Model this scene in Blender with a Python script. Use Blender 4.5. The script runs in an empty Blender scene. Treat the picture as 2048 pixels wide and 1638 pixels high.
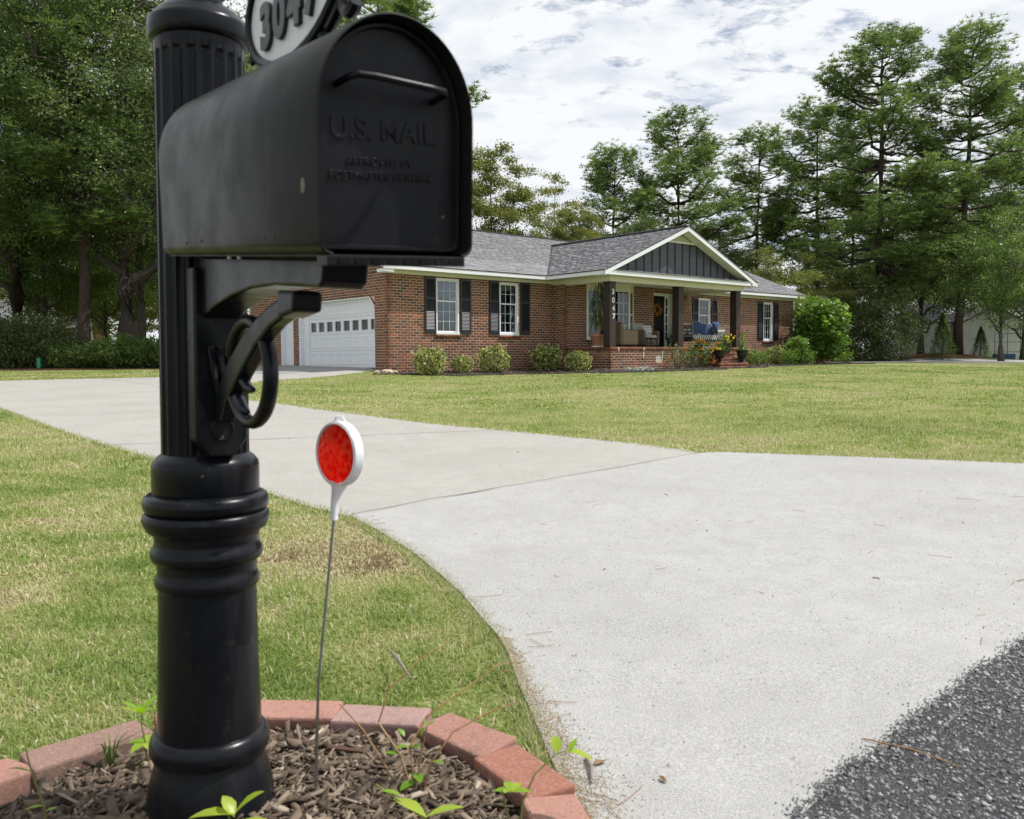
import bpy, math, random
import numpy as np
from mathutils import Vector, Matrix
S = bpy.context.scene
COL = S.collection
R = math.radians
random.seed(7)
RNG = np.random.default_rng(7)
ZC = 0.84                                   # eye height above the road

# ------------------------------------------------------------ camera
cd = bpy.data.cameras.new('camera'); cam = bpy.data.objects.new('camera', cd); COL.objects.link(cam)
pt, rl = R(3.2), R(0.33)
fw = Vector((0, math.cos(pt), -math.sin(pt))); rt = Vector((1, 0, 0)); up = Vector((0, math.sin(pt), math.cos(pt)))
rt2 = rt * math.cos(rl) - up * math.sin(rl); up2 = rt * math.sin(rl) + up * math.cos(rl)
m = Matrix((rt2, up2, -fw)).transposed().to_4x4(); m.translation = (0, 0, ZC); cam.matrix_world = m
cd.sensor_width = 36; cd.lens = 1715 / 2048 * 36; cd.shift_y = -10 / 2048
cd.clip_start = 0.05; cd.clip_end = 1500
cd.dof.use_dof = True; cd.dof.focus_distance = 18; cd.dof.aperture_fstop = 10
S.camera = cam

# ------------------------------------------------------------ sky, sun, exposure
SUN_EL, SUN_AZ = 56, 8                      # azimuth counted from +X towards +Y
SKY, CLOUD = 0.10, 9.9
world = bpy.data.worlds.new('World'); S.world = world; world.use_nodes = True
wt = world.node_tree; wt.nodes.clear()
def N(tree, typ, **kw):
    n = tree.nodes.new(typ)
    for k, v in kw.items():
        if k == 'ins':
            for kk, vv in v.items(): n.inputs[kk].default_value = vv
        else: setattr(n, k, v)
    return n
sky = N(wt, 'ShaderNodeTexSky', sky_type='NISHITA', sun_disc=False, sun_elevation=R(SUN_EL), sun_rotation=R(90 - SUN_AZ), air_density=1.0, dust_density=1.2, ozone_density=2.0)
tc = N(wt, 'ShaderNodeTexCoord'); sep = N(wt, 'ShaderNodeSeparateXYZ'); wt.links.new(tc.outputs['Generated'], sep.inputs[0])
ad = N(wt, 'ShaderNodeMath', operation='MAXIMUM', ins={1: 0.0}); wt.links.new(sep.outputs[2], ad.inputs[0])
ad2 = N(wt, 'ShaderNodeMath', operation='ADD', ins={1: 0.16}); wt.links.new(ad.outputs[0], ad2.inputs[0])
dv = []
for i in (0, 1):
    d = N(wt, 'ShaderNodeMath', operation='DIVIDE'); wt.links.new(sep.outputs[i], d.inputs[0]); wt.links.new(ad2.outputs[0], d.inputs[1]); dv.append(d)
cmb = N(wt, 'ShaderNodeCombineXYZ'); wt.links.new(dv[0].outputs[0], cmb.inputs[0]); wt.links.new(dv[1].outputs[0], cmb.inputs[1])
def wnoise(sc, det, rough, off, dist=0.0, sx=1.0):
    mp = N(wt, 'ShaderNodeMapping'); mp.inputs['Location'].default_value = (off, off * .7, off * .3); mp.inputs['Scale'].default_value = (sx, 1, 1)
    wt.links.new(cmb.outputs[0], mp.inputs[0])
    n = N(wt, 'ShaderNodeTexNoise', ins={'Scale': sc, 'Detail': det, 'Roughness': rough, 'Distortion': dist}); wt.links.new(mp.outputs[0], n.inputs['Vector']); return n
def wmath(op, a, b):
    n = N(wt, 'ShaderNodeMath', operation=op)
    for i, v in enumerate((a, b)):
        if isinstance(v, (int, float)): n.inputs[i].default_value = v
        else: wt.links.new(v, n.inputs[i])
    return n.outputs[0]
big = wnoise(0.8, 3, .5, 11.7); med = wnoise(6.5, 7, .66, 8.4, .25, .8); fine = wnoise(12, 4, .6, 1.7, .3)
cov = wmath('ADD', wmath('MULTIPLY', big.outputs[0], .75), wmath('ADD', wmath('MULTIPLY', med.outputs[0], .75), wmath('MULTIPLY', fine.outputs[0], .25)))
cr = N(wt, 'ShaderNodeValToRGB'); wt.links.new(cov, cr.inputs[0])
cr.color_ramp.elements[0].position = .73; cr.color_ramp.elements[0].color = (.14, .14, .14, 1)
cr.color_ramp.elements[1].position = .845; cr.color_ramp.elements[1].color = (1, 1, 1, 1)
shade = N(wt, 'ShaderNodeValToRGB'); sn = wnoise(7, 5, .55, 5.5, .2, .8); wt.links.new(sn.outputs[0], shade.inputs[0])
shade.color_ramp.elements[0].position = .28; shade.color_ramp.elements[0].color = (.72 * CLOUD, .78 * CLOUD, .88 * CLOUD, 1)
shade.color_ramp.elements[1].position = .52; shade.color_ramp.elements[1].color = (.965 * CLOUD, .985 * CLOUD, 1.01 * CLOUD, 1)
mx = N(wt, 'ShaderNodeMix', data_type='RGBA'); wt.links.new(cr.outputs[0], mx.inputs[0]); wt.links.new(sky.outputs[0], mx.inputs[6]); wt.links.new(shade.outputs[0], mx.inputs[7])
bg = N(wt, 'ShaderNodeBackground', ins={'Strength': SKY}); wt.links.new(mx.outputs[2], bg.inputs[0])
wo = N(wt, 'ShaderNodeOutputWorld'); wt.links.new(bg.outputs[0], wo.inputs[0])
sd = bpy.data.lights.new('sun', 'SUN'); sd.energy = 5.0; sd.angle = R(.55); sd.color = (1, .965, .915)
sun = bpy.data.objects.new('sun', sd); COL.objects.link(sun)
sv = Vector((math.cos(R(SUN_EL)) * math.cos(R(SUN_AZ)), math.cos(R(SUN_EL)) * math.sin(R(SUN_AZ)), math.sin(R(SUN_EL))))
sun.rotation_euler = sv.to_track_quat('Z', 'Y').to_euler(); sun.location = (0, 0, 30)
S.view_settings.view_transform = 'Standard'; S.view_settings.look = 'None'; S.view_settings.gamma = 1; S.view_settings.exposure = 0.0
S.view_settings.use_curve_mapping = False
S.cycles.max_bounces = 6; S.cycles.transparent_max_bounces = 12

# ------------------------------------------------------------ materials
class M:
    """small wrapper building one procedural Principled material"""
    def __init__(s, name, col, rough=.6, metal=0, spec=.5):
        s.m = bpy.data.materials.new(name); s.m.use_nodes = True; s.t = s.m.node_tree
        s.b = s.t.nodes['Principled BSDF']; s.b.inputs['Base Color'].default_value = (*col, 1)
        s.b.inputs['Roughness'].default_value = rough; s.b.inputs['Metallic'].default_value = metal
        s.b.inputs['Specular IOR Level'].default_value = spec
        s.co = None
    def coord(s, kind='Object', scale=(1, 1, 1), rot=(0, 0, 0)):
        c = s.t.nodes.new('ShaderNodeTexCoord'); mp = s.t.nodes.new('ShaderNodeMapping'); mp.inputs['Scale'].default_value = scale; mp.inputs['Rotation'].default_value = rot
        s.t.links.new(c.outputs[kind], mp.inputs[0]); return mp.outputs[0]
    def noise(s, scale, det=4, rough=.6, vec=None, dist=0):
        n = N(s.t, 'ShaderNodeTexNoise', ins={'Scale': scale, 'Detail': det, 'Roughness': rough, 'Distortion': dist})
        s.t.links.new(vec if vec is not None else s.coord(), n.inputs['Vector']); return n.outputs[0]
    def voro(s, scale, out='Color', vec=None, feat='F1'):
        n = N(s.t, 'ShaderNodeTexVoronoi', feature=feat, ins={'Scale': scale}); s.t.links.new(vec if vec is not None else s.coord(), n.inputs['Vector']); return n.outputs[out]
    def ramp(s, fac, stops):
        r = s.t.nodes.new('ShaderNodeValToRGB'); s.t.links.new(fac, r.inputs[0]); e = r.color_ramp.elements
        while len(e) < len(stops): e.new(.5)
        for i, (p, c) in enumerate(stops):
            e[i].position = p; e[i].color = (*c, 1) if len(c) == 3 else c
        return r.outputs[0]
    def mix(s, f, a, b, typ='MIX'):
        n = N(s.t, 'ShaderNodeMix', data_type='RGBA', blend_type=typ)
        for i, v in ((0, f), (6, a), (7, b)):
            if isinstance(v, (int, float)): n.inputs[i].default_value = v
            elif isinstance(v, tuple): n.inputs[i].default_value = (*v, 1)
            else: s.t.links.new(v, n.inputs[i])
        return n.outputs[2]
    def math(s, op, a, b=0):
        n = N(s.t, 'ShaderNodeMath', operation=op)
        for i, v in enumerate((a, b)):
            if isinstance(v, (int, float)): n.inputs[i].default_value = v
            else: s.t.links.new(v, n.inputs[i])
        return n.outputs[0]
    def color(s, o): s.t.links.new(o, s.b.inputs['Base Color']); return s
    def rough(s, o): s.t.links.new(o, s.b.inputs['Roughness']); return s
    def bump(s, o, strength=.3, dist=.01):
        n = N(s.t, 'ShaderNodeBump', ins={'Strength': strength, 'Distance': dist}); s.t.links.new(o, n.inputs['Height'])
        s.t.links.new(n.outputs[0], s.b.inputs['Normal']); return s
    def attr(s, name='tone'):
        n = s.t.nodes.new('ShaderNodeAttribute'); n.attribute_name = name; return n.outputs['Fac']
    def island(s):
        g = s.t.nodes.new('ShaderNodeNewGeometry'); o = s.t.nodes.new('ShaderNodeObjectInfo')
        return s.math('FRACT', s.math('ADD', g.outputs['Random Per Island'], o.outputs['Random']))
MT = {}
def simple(name, col, rough=.6, var=.12, scale=30, bump=0, metal=0, spec=.5):
    k = M(name, col, rough, metal, spec); n = k.noise(scale, 5)
    lo = tuple(c * (1 - var) for c in col); hi = tuple(min(1, c * (1 + var)) for c in col)
    k.color(k.ramp(n, [(.3, lo), (.7, hi)]))
    if bump: k.bump(n, bump, .004)
    MT[name] = k.m; return k
def leafmat(name, stops, trans=.35, rough=.5):
    k = M(name, (.1, .2, .05), rough, 0, .35)
    c = k.ramp(k.attr(), stops); k.color(c)
    tr = N(k.t, 'ShaderNodeBsdfTranslucent'); k.t.links.new(k.mix(.5, c, (.35, .5, .06), 'MULTIPLY'), tr.inputs[0])
    hs = N(k.t, 'ShaderNodeHueSaturation', ins={'Value': 1.6, 'Saturation': 1.15, 'Hue': .49}); k.t.links.new(c, hs.inputs['Color']); k.t.links.new(hs.outputs[0], tr.inputs[0])
    ms = N(k.t, 'ShaderNodeMixShader', ins={0: trans}); out = k.t.nodes['Material Output']
    k.t.links.new(k.b.outputs[0], ms.inputs[1]); k.t.links.new(tr.outputs[0], ms.inputs[2]); k.t.links.new(ms.outputs[0], out.inputs[0])
    MT[name] = k.m
# brick
def brickmat(name, stops, wn=8):
    k = M(name, (.2, .07, .04), .85, 0, .25)
    base = k.ramp(k.island(), stops)
    n = k.noise(60, 5, .7); n2 = k.noise(1.1, 3)
    c = k.mix(k.ramp(n, [(.35, (0, 0, 0)), (.7, (1, 1, 1))]), base, (.30, .17, .11)); c = k.mix(.22, base, c)
    c = k.mix(k.ramp(n2, [(.5, (0, 0, 0)), (.8, (.35, .35, .35))]), c, (.10, .06, .05))
    if name.startswith('paver'):
        c = k.mix(k.ramp(k.noise(7, 6, .75), [(.45, (0, 0, 0)), (.72, (.75, .75, .75))]), c, (.11, .075, .055)); c = k.mix(k.ramp(k.voro(70, 'Distance'), [(.10, (.7, .7, .7)), (.2, (0, 0, 0))]), c, (.10, .06, .045))
        c = k.mix(k.ramp(k.noise(150, 4, .7), [(.5, (0, 0, 0)), (.68, (.5, .5, .5))]), c, (.42, .30, .25))
    k.color(c); k.bump(n, .6 if name.startswith('paver') else .35, .003); MT[name] = k.m
brickmat('house_brick', [(0, (.075, .042, .032)), (.18, (.13, .054, .034)), (.4, (.185, .070, .038)), (.62, (.23, .084, .043)), (.8, (.16, .066, .042)), (.93, (.32, .105, .048)), (1, (.060, .048, .046))])
brickmat('paver_red', [(0, (.30, .15, .12)), (.5, (.34, .175, .14)), (1, (.27, .135, .11))])
brickmat('paver_brown', [(0, (.20, .125, .105)), (1, (.24, .15, .125))])
brickmat('paver_purple', [(0, (.33, .215, .20)), (1, (.30, .195, .18))])
brickmat('paver_rust', [(0, (.28, .115, .08)), (1, (.23, .095, .065))])
simple('mortar', (.49, .43, .345), .9, .12, 25, .3)
simple('white_trim', (.74, .765, .80), .45, .04, 6)
simple('bounce_tinted_trim', (.70, .71, .62), .5, .05, 6)  # white trim in shade, with greenish light bounced off the grass put into its colour
simple('shutter_navy', (.013, .015, .021), .38, .2, 10)
simple('board_navy', (.060, .068, .088), .5, .2, 5, .05)
simple('batten_dark', (.012, .013, .018), .5, .1, 5)
k = M('stained_wood', (.05, .03, .02), .55); n = k.noise(4, 6, .7, k.coord('Object', (9, 9, .6)))
k.color(k.ramp(n, [(.3, (.012, .008, .007)), (.7, (.045, .026, .019))])).bump(n, .3, .003); MT['stained_wood'] = k.m
# shingles
k = M('shingle', (.2, .2, .21), .9, 0, .2); n = k.noise(220, 3, .7); n2 = k.noise(.8, 4)
c = k.ramp(k.island(), [(0, (.125, .125, .13)), (.3, (.155, .155, .162)), (.65, (.185, .185, .192)), (1, (.235, .235, .24))])
c = k.mix(k.ramp(n, [(.35, (0, 0, 0)), (.65, (.5, .5, .5))]), c, (.33, .33, .35)); c = k.mix(k.ramp(n2, [(.5, (0, 0, 0)), (.75, (.4, .4, .4))]), c, (.10, .10, .11))
k.color(c).bump(n, .5, .003); MT['shingle'] = k.m
simple('drip_edge', (.03, .03, .033), .5, .1, 8)
# glass for windows: thin reflective pane
k = M('window_glass', (.02, .025, .03), .03); gl = N(k.t, 'ShaderNodeBsdfGlossy', ins={'Roughness': .03, 'Color': (.9, .95, 1, 1)}); tb = N(k.t, 'ShaderNodeBsdfTransparent', ins={'Color': (.62, .68, .70, 1)})
fr = N(k.t, 'ShaderNodeFresnel', ins={'IOR': 1.52}); f2 = k.math('MULTIPLY', fr.outputs[0], 1.7); ms = N(k.t, 'ShaderNodeMixShader'); k.t.links.new(f2, ms.inputs[0]); k.t.links.new(tb.outputs[0], ms.inputs[1]); k.t.links.new(gl.outputs[0], ms.inputs[2]); k.t.links.new(ms.outputs[0], k.t.nodes['Material Output'].inputs[0]); MT['window_glass'] = k.m
simple('interior', (.03, .03, .03), .9)
k = M('curtain', (.5, .5, .5), .9); n = k.noise(3, 3, .5, k.coord('Object', (14, 14, .4))); k.color(k.ramp(n, [(.3, (.10, .105, .115)), (.7, (.30, .31, .33))])).bump(n, .5, .02); MT['curtain'] = k.m
simple('dark_glass', (.008, .012, .012), .06, .2, 3)
simple('vent_black', (.01, .01, .01), .6)
# metal of the mailbox, gloss black with dust
def blackpaint(name, col, rough, dust):
    k = M(name, col, rough, 0, .20); n = k.noise(14, 6, .65); n2 = k.noise(2.2, 4)
    c = k.ramp(n2, [(.35, col), (.75, tuple(x * (1 + dust) + .002 * dust for x in col))])
    sp = k.voro(24, 'Distance'); spk = k.ramp(sp, [(.0, (1, 1, 1)), (.045, (1, 1, 1)), (.06, (0, 0, 0))])
    gate = k.ramp(k.noise(7, 2), [(.55, (0, 0, 0)), (.62, (.55, .55, .55))])
    c = k.mix(k.math('MULTIPLY', spk, gate), c, (.22, .21, .19))
    st = k.noise(9, 5, .7, k.coord('Object', (1, 1, .12))); c = k.mix(k.ramp(st, [(.52, (0, 0, 0)), (.70, (.10, .10, .10))]), c, (.12, .115, .10)); c = k.mix(k.ramp(k.noise(40, 6, .75), [(.58, (0, 0, 0)), (.75, (.10, .10, .10))]), c, (.20, .18, .14))
    k.color(c); k.rough(k.ramp(n, [(.3, (rough - .05,) * 3), (.7, (rough + .12,) * 3)])); k.bump(k.noise(180, 3), .06, .001); MT[name] = k.m
blackpaint('post_paint', (.0045, .0055, .008), .27, .5)
blackpaint('box_paint', (.0085, .009, .0085), .38, .5)
blackpaint('door_paint', (.0085, .009, .0125), .34, .8)
simple('plaque_face', (.64, .67, .69), .4, .08, 20)
simple('galvanised', (.35, .36, .37), .35, .15, 30, 0, 1)
k = M('reflector_red', (.6, .01, .005), .12, 0, .6); v = k.voro(120, 'Color', k.coord('Object')); nn = k.noise(60, 4)
vb = k.math('ADD', k.math('MULTIPLY', k.ramp(k.voro(95, 'Distance'), [(0, (0, 0, 0)), (.7, (1, 1, 1))]), .5), k.math('MULTIPLY', nn, .5))
k.color(k.ramp(vb, [(.3, (.55, .004, .003)), (.52, (.85, .015, .008)), (.72, (1.0, .12, .04))])).bump(vb, .8, .002); k.b.inputs['Coat Weight'].default_value = .6
tr = N(k.t, 'ShaderNodeBsdfTranslucent', ins={'Color': (1, .035, .015, 1)}); msx = N(k.t, 'ShaderNodeMixShader', ins={0: .46}); k.t.links.new(k.b.outputs[0], msx.inputs[1]); k.t.links.new(tr.outputs[0], msx.inputs[2]); k.t.links.new(msx.outputs[0], k.t.nodes['Material Output'].inputs[0]); MT['reflector_red'] = k.m
simple('marker_white', (.78, .80, .84), .3, .04, 9)
# ground materials
k = M('lawn_soil', (.1, .12, .04), .95, 0, .1)
w_ = k.coord('Object'); nb = k.noise(.35, 4, .6, w_); nm = k.noise(2.6, 5, .65, w_); nf = k.noise(55, 4, .75, w_); nf2 = k.noise(16, 5, .75, w_)
g = k.ramp(nm, [(.25, (.17, .215, .055)), (.5, (.23, .265, .08)), (.78, (.29, .285, .12))])
g = k.mix(k.ramp(nb, [(.52, (0, 0, 0)), (.66, (.65, .65, .65))]), g, (.28, .225, .13))
g = k.mix(k.ramp(nf, [(.38, (.75, .75, .75)), (.62, (0, 0, 0))]), g, k.mix(.5, g, (.055, .075, .018)))
g = k.mix(k.ramp(nf2, [(.4, (0, 0, 0)), (.7, (.5, .5, .5))]), g, (.32, .32, .14))
k.color(g).bump(nf, .8, .03); MT['lawn_soil'] = k.m
def concrete(name, c0, c1, stain):
    k = M(name, c0, .9, 0, .2); v = k.coord('Object'); a = k.noise(1.3, 5, .6, v); b = k.noise(210, 3, .7, v); d = k.noise(9, 6, .7, v)
    c = k.ramp(a, [(.3, c0), (.7, c1)])
    c = k.mix(k.ramp(d, [(.42, (0, 0, 0)), (.72, (.85, .85, .85))]), c, stain); c = k.mix(k.ramp(k.noise(.55, 6, .7, v), [(.48, (0, 0, 0)), (.62, (.8, .8, .8))]), c, stain)
    sp = k.voro(105, 'Distance', v); cl = k.voro(105, 'Color', v)
    dark = k.math('MULTIPLY', k.ramp(sp, [(.16, (1, 1, 1)), (.30, (0, 0, 0))]), k.ramp(cl, [(.62, (0, 0, 0)), (.68, (.85, .85, .85))]))
    c = k.mix(dark, c, (.14, .12, .10))
    lt = k.math('MULTIPLY', k.ramp(k.voro(90, 'Distance', v), [(.2, (1, 1, 1)), (.35, (0, 0, 0))]), k.ramp(k.voro(90, 'Color', v), [(.5, (0, 0, 0)), (.6, (.5, .5, .5))]))
    c = k.mix(lt, c, (.60, .59, .57))
    c = k.mix(.55, c, k.mix(k.ramp(b, [(.35, (0, 0, 0)), (.65, (1, 1, 1))]), tuple(x * .62 for x in c0), tuple(x * 1.3 for x in c1)))
    k.color(c).bump(b, .5, .004); MT[name] = k.m
concrete('concrete_new', (.325, .322, .312), (.39, .387, .375), (.245, .243, .235))
concrete('concrete_old', (.318, .307, .283), (.375, .364, .338), (.245, .233, .21))
concrete('concrete_apron', (.25, .255, .26), (.31, .31, .31), (.19, .19, .19))
k = M('joint_dark', (.07, .06, .045), 1); MT['joint_dark'] = k.m
k = M('asphalt', (.05, .05, .05), .85, 0, .4); v = k.coord('Object'); vc = k.voro(150, 'Color', v); vd = k.voro(150, 'Distance', v)
c = k.ramp(vc, [(.1, (.03, .03, .034)), (.5, (.065, .065, .07)), (.8, (.13, .13, .135)), (.95, (.30, .29, .28))])
c = k.mix(k.ramp(vd, [(.35, (0, 0, 0)), (.6, (1, 1, 1))]), c, (.02, .02, .022)); c = k.mix(k.ramp(k.noise(5, 5, .6, v), [(.5, (0, 0, 0)), (.8, (.5, .5, .5))]), c, (.13, .12, .11))
k.color(c).bump(k.ramp(vd, [(0, (1, 1, 1)), (.5, (0, 0, 0))]), 1, .006); MT['asphalt'] = k.m
def pieces(name, stops, rough=.9):
    k = M(name, stops[0][1], rough, 0, .2); n = k.noise(90, 4)
    c = k.ramp(k.attr(), stops); c = k.mix(k.ramp(n, [(.4, (0, 0, 0)), (.7, (.4, .4, .4))]), c, tuple(x * 1.5 for x in stops[len(stops) // 2][1])); k.color(c); MT[name] = k.m
pieces('mulch_chip', [(0, (.032, .024, .018)), (.3, (.085, .063, .047)), (.55, (.165, .125, .092)), (.8, (.29, .23, .175)), (1, (.48, .42, .34))])
pieces('aggregate', [(0, (.045, .045, .05)), (.35, (.12, .12, .128)), (.7, (.25, .25, .255)), (1, (.52, .50, .47))], .55)
pieces('litter', [(0, (.09, .05, .03)), (.5, (.16, .09, .05)), (1, (.26, .17, .10))])
leafmat('turf', [(0, (.095, .165, .030)), (.25, (.165, .245, .052)), (.45, (.26, .33, .09)), (.60, (.39, .39, .18)), (.76, (.54, .48, .30)), (.92, (.62, .55, .39)), (1, (.22, .15, .09))], .3, .6)
pieces('sand_grain', [(0, (.20, .15, .10)), (.5, (.36, .29, .21)), (1, (.50, .44, .36))]); k = M('crack_grey', (.17, .165, .155), 1); MT['crack_grey'] = k.m
simple('grit_soil', (.12, .09, .06), 1, .3, 40, .5); simple('mulch_soil', (.035, .027, .021), 1, .4, 60, .6)
k = M('pine_straw', (.12, .05, .03), .95, 0, .2); n = k.noise(40, 5, .8); k.color(k.ramp(n, [(.3, (.07, .034, .022)), (.7, (.24, .12, .07))])).bump(n, .8, .02); MT['pine_straw'] = k.m
simple('bark_grey', (.095, .082, .072), .95, .35, 9, .9)
k = M('bark_pine', (.07, .05, .04), .95, 0, .2); n = k.noise(6, 6, .75, k.coord('Object', (4, 4, 1))); k.color(k.ramp(n, [(.35, (.022, .017, .015)), (.6, (.085, .062, .052)), (.8, (.15, .11, .09))])).bump(n, 1, .04); MT['bark_pine'] = k.m
k = M('bark_oak', (.09, .08, .07), .95, 0, .2); n = k.noise(7, 6, .75, k.coord('Object', (5, 5, .8))); k.color(k.ramp(n, [(.35, (.035, .029, .024)), (.6, (.11, .095, .08)), (.8, (.19, .17, .145))])).bump(n, 1, .04); MT['bark_oak'] = k.m
leafmat('leaf_dark', [(0, (.040, .070, .026)), (.5, (.105, .15, .055)), (.85, (.23, .26, .12)), (1, (.36, .35, .20))], .45, .38)
leafmat('leaf_mid', [(0, (.042, .080, .022)), (.5, (.105, .17, .045)), (.85, (.19, .25, .08)), (1, (.32, .33, .14))], .45, .4)
leafmat('leaf_olive', [(0, (.08, .10, .028)), (.5, (.17, .20, .055)), (.85, (.28, .29, .09)), (1, (.40, .34, .13))])
leafmat('leaf_bright', [(0, (.045, .10, .02)), (.5, (.11, .20, .04)), (.85, (.20, .31, .07)), (1, (.34, .42, .12))], .4, .35)
leafmat('needle', [(0, (.045, .085, .026)), (.5, (.13, .20, .055)), (.85, (.26, .33, .11)), (1, (.38, .41, .18))], .42)
leafmat('leaf_variegated', [(0, (.03, .065, .014)), (.36, (.08, .14, .03)), (.5, (.38, .42, .12)), (.8, (.66, .64, .28)), (1, (.60, .42, .24))], .2, .45)
leafmat('leaf_silver', [(0, (.25, .30, .26)), (1, (.55, .60, .55))], .1)
leafmat('petal_orange', [(0, (.75, .12, .01)), (1, (.9, .38, .01))], .2)
leafmat('petal_yellow', [(0, (.85, .55, .02)), (1, (.9, .7, .05))], .2)
leafmat('petal_pink', [(0, (.5, .04, .25)), (1, (.7, .12, .4))], .2)
leafmat('petal_white', [(0, (.6, .55, .45)), (1, (.75, .7, .62))], .2)
leafmat('sprout_leaf', [(0, (.13, .28, .02)), (.6, (.24, .42, .035)), (1, (.42, .50, .07))], .45, .35)
simple('stem_green', (.16, .17, .04), .6, .3, 40); simple('stem_tan', (.28, .16, .06), .6, .3, 40); simple('twig_grey', (.20, .17, .14), .9, .3, 60)
simple('terracotta', (.33, .155, .10), .7, .1, 12); simple('pot_black', (.012, .013, .015), .4, .2, 12); simple('pot_grey', (.06, .065, .07), .5, .2, 12); simple('pot_brown', (.10, .05, .03), .6, .3, 12); simple('pot_olive', (.035, .04, .02), .25, .3, 8)
k = M('wicker', (.35, .25, .15), .7); wv = N(k.t, 'ShaderNodeTexBrick', ins={'Scale': 1, 'Mortar Size': .008, 'Brick Width': .07, 'Row Height': .022}); k.t.links.new(k.coord('Object', (1, 1, 1), (R(90), 0, 0)), wv.inputs[0])
wn = k.noise(45, 4); wg = k.mix(wv.outputs['Fac'], k.ramp(wn, [(.3, (.38, .28, .175)), (.7, (.58, .45, .30))]), (.06, .04, .025)); k.color(wg).bump(wv.outputs['Fac'], -.6, .01); MT['wicker'] = k.m
simple('cushion_grey', (.42, .41, .395), .9, .08, 30, .1); simple('cushion_white', (.66, .66, .64), .9, .06, 20, .1); simple('pillow_blue', (.035, .075, .19), .85, .2, 8, .1)
k = M('pillow_chevron', (.7, .72, .75), .9); sp = N(k.t, 'ShaderNodeSeparateXYZ'); k.t.links.new(k.coord('Object'), sp.inputs[0])
tri = k.math('PINGPONG', sp.outputs[0], .035); hh = k.math('FRACT', k.math('MULTIPLY', k.math('ADD', sp.outputs[2], tri), 11.0)); k.color(k.ramp(hh, [(.0, (.66, .69, .74)), (.78, (.66, .69, .74)), (.80, (.03, .035, .05)), (.95, (.03, .035, .05))])); MT['pillow_chevron'] = k.m
k = M('pillow_pattern', (.7, .7, .7), .9); k.color(k.ramp(k.voro(22, 'Distance'), [(.25, (.04, .04, .05)), (.34, (.62, .60, .55))])); MT['pillow_pattern'] = k.m
k = M('striped_throw', (.7, .7, .7), .9); sp = N(k.t, 'ShaderNodeSeparateXYZ'); k.t.links.new(k.coord('Object'), sp.inputs[0]); hh = k.math('FRACT', k.math('MULTIPLY', k.math('ADD', sp.outputs[0], k.math('MULTIPLY', sp.outputs[2], .6)), 8.5)); k.color(k.ramp(hh, [(.5, (.02, .022, .03)), (.54, (.62, .62, .60))])); MT['striped_throw'] = k.m
simple('swing_paint', (.17, .16, .15), .6, .2, 12); simple('swing_dark', (.045, .038, .034), .6, .2, 12); simple('rope', (.40, .36, .29), .9, .1, 60); simple('stool_dark', (.02, .03, .035), .5); simple('door_black', (.005, .005, .006), .6, .1, 8, 0, 0, .2)
k = M('lap_siding', (.6, .62, .62), .6); k.color(k.ramp(k.noise(1.5, 4), [(.3, (.50, .54, .55)), (.7, (.66, .68, .67))])); MT['lap_siding'] = k.m
simple('roof_grey', (.13, .13, .14), .9, .25, 20, .2); simple('tarp_blue', (.05, .12, .22), .6); simple('pedestal_green', (.03, .28, .16), .5); simple('fence_green', (.012, .05, .04), .6)
simple('rock_pale', (.42, .36, .29), .9, .3, 12, .6)
simple('washer_rust', (.12, .05, .03), .8); simple('curb_block', (.30, .15, .11), .9, .2, 20)

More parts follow.
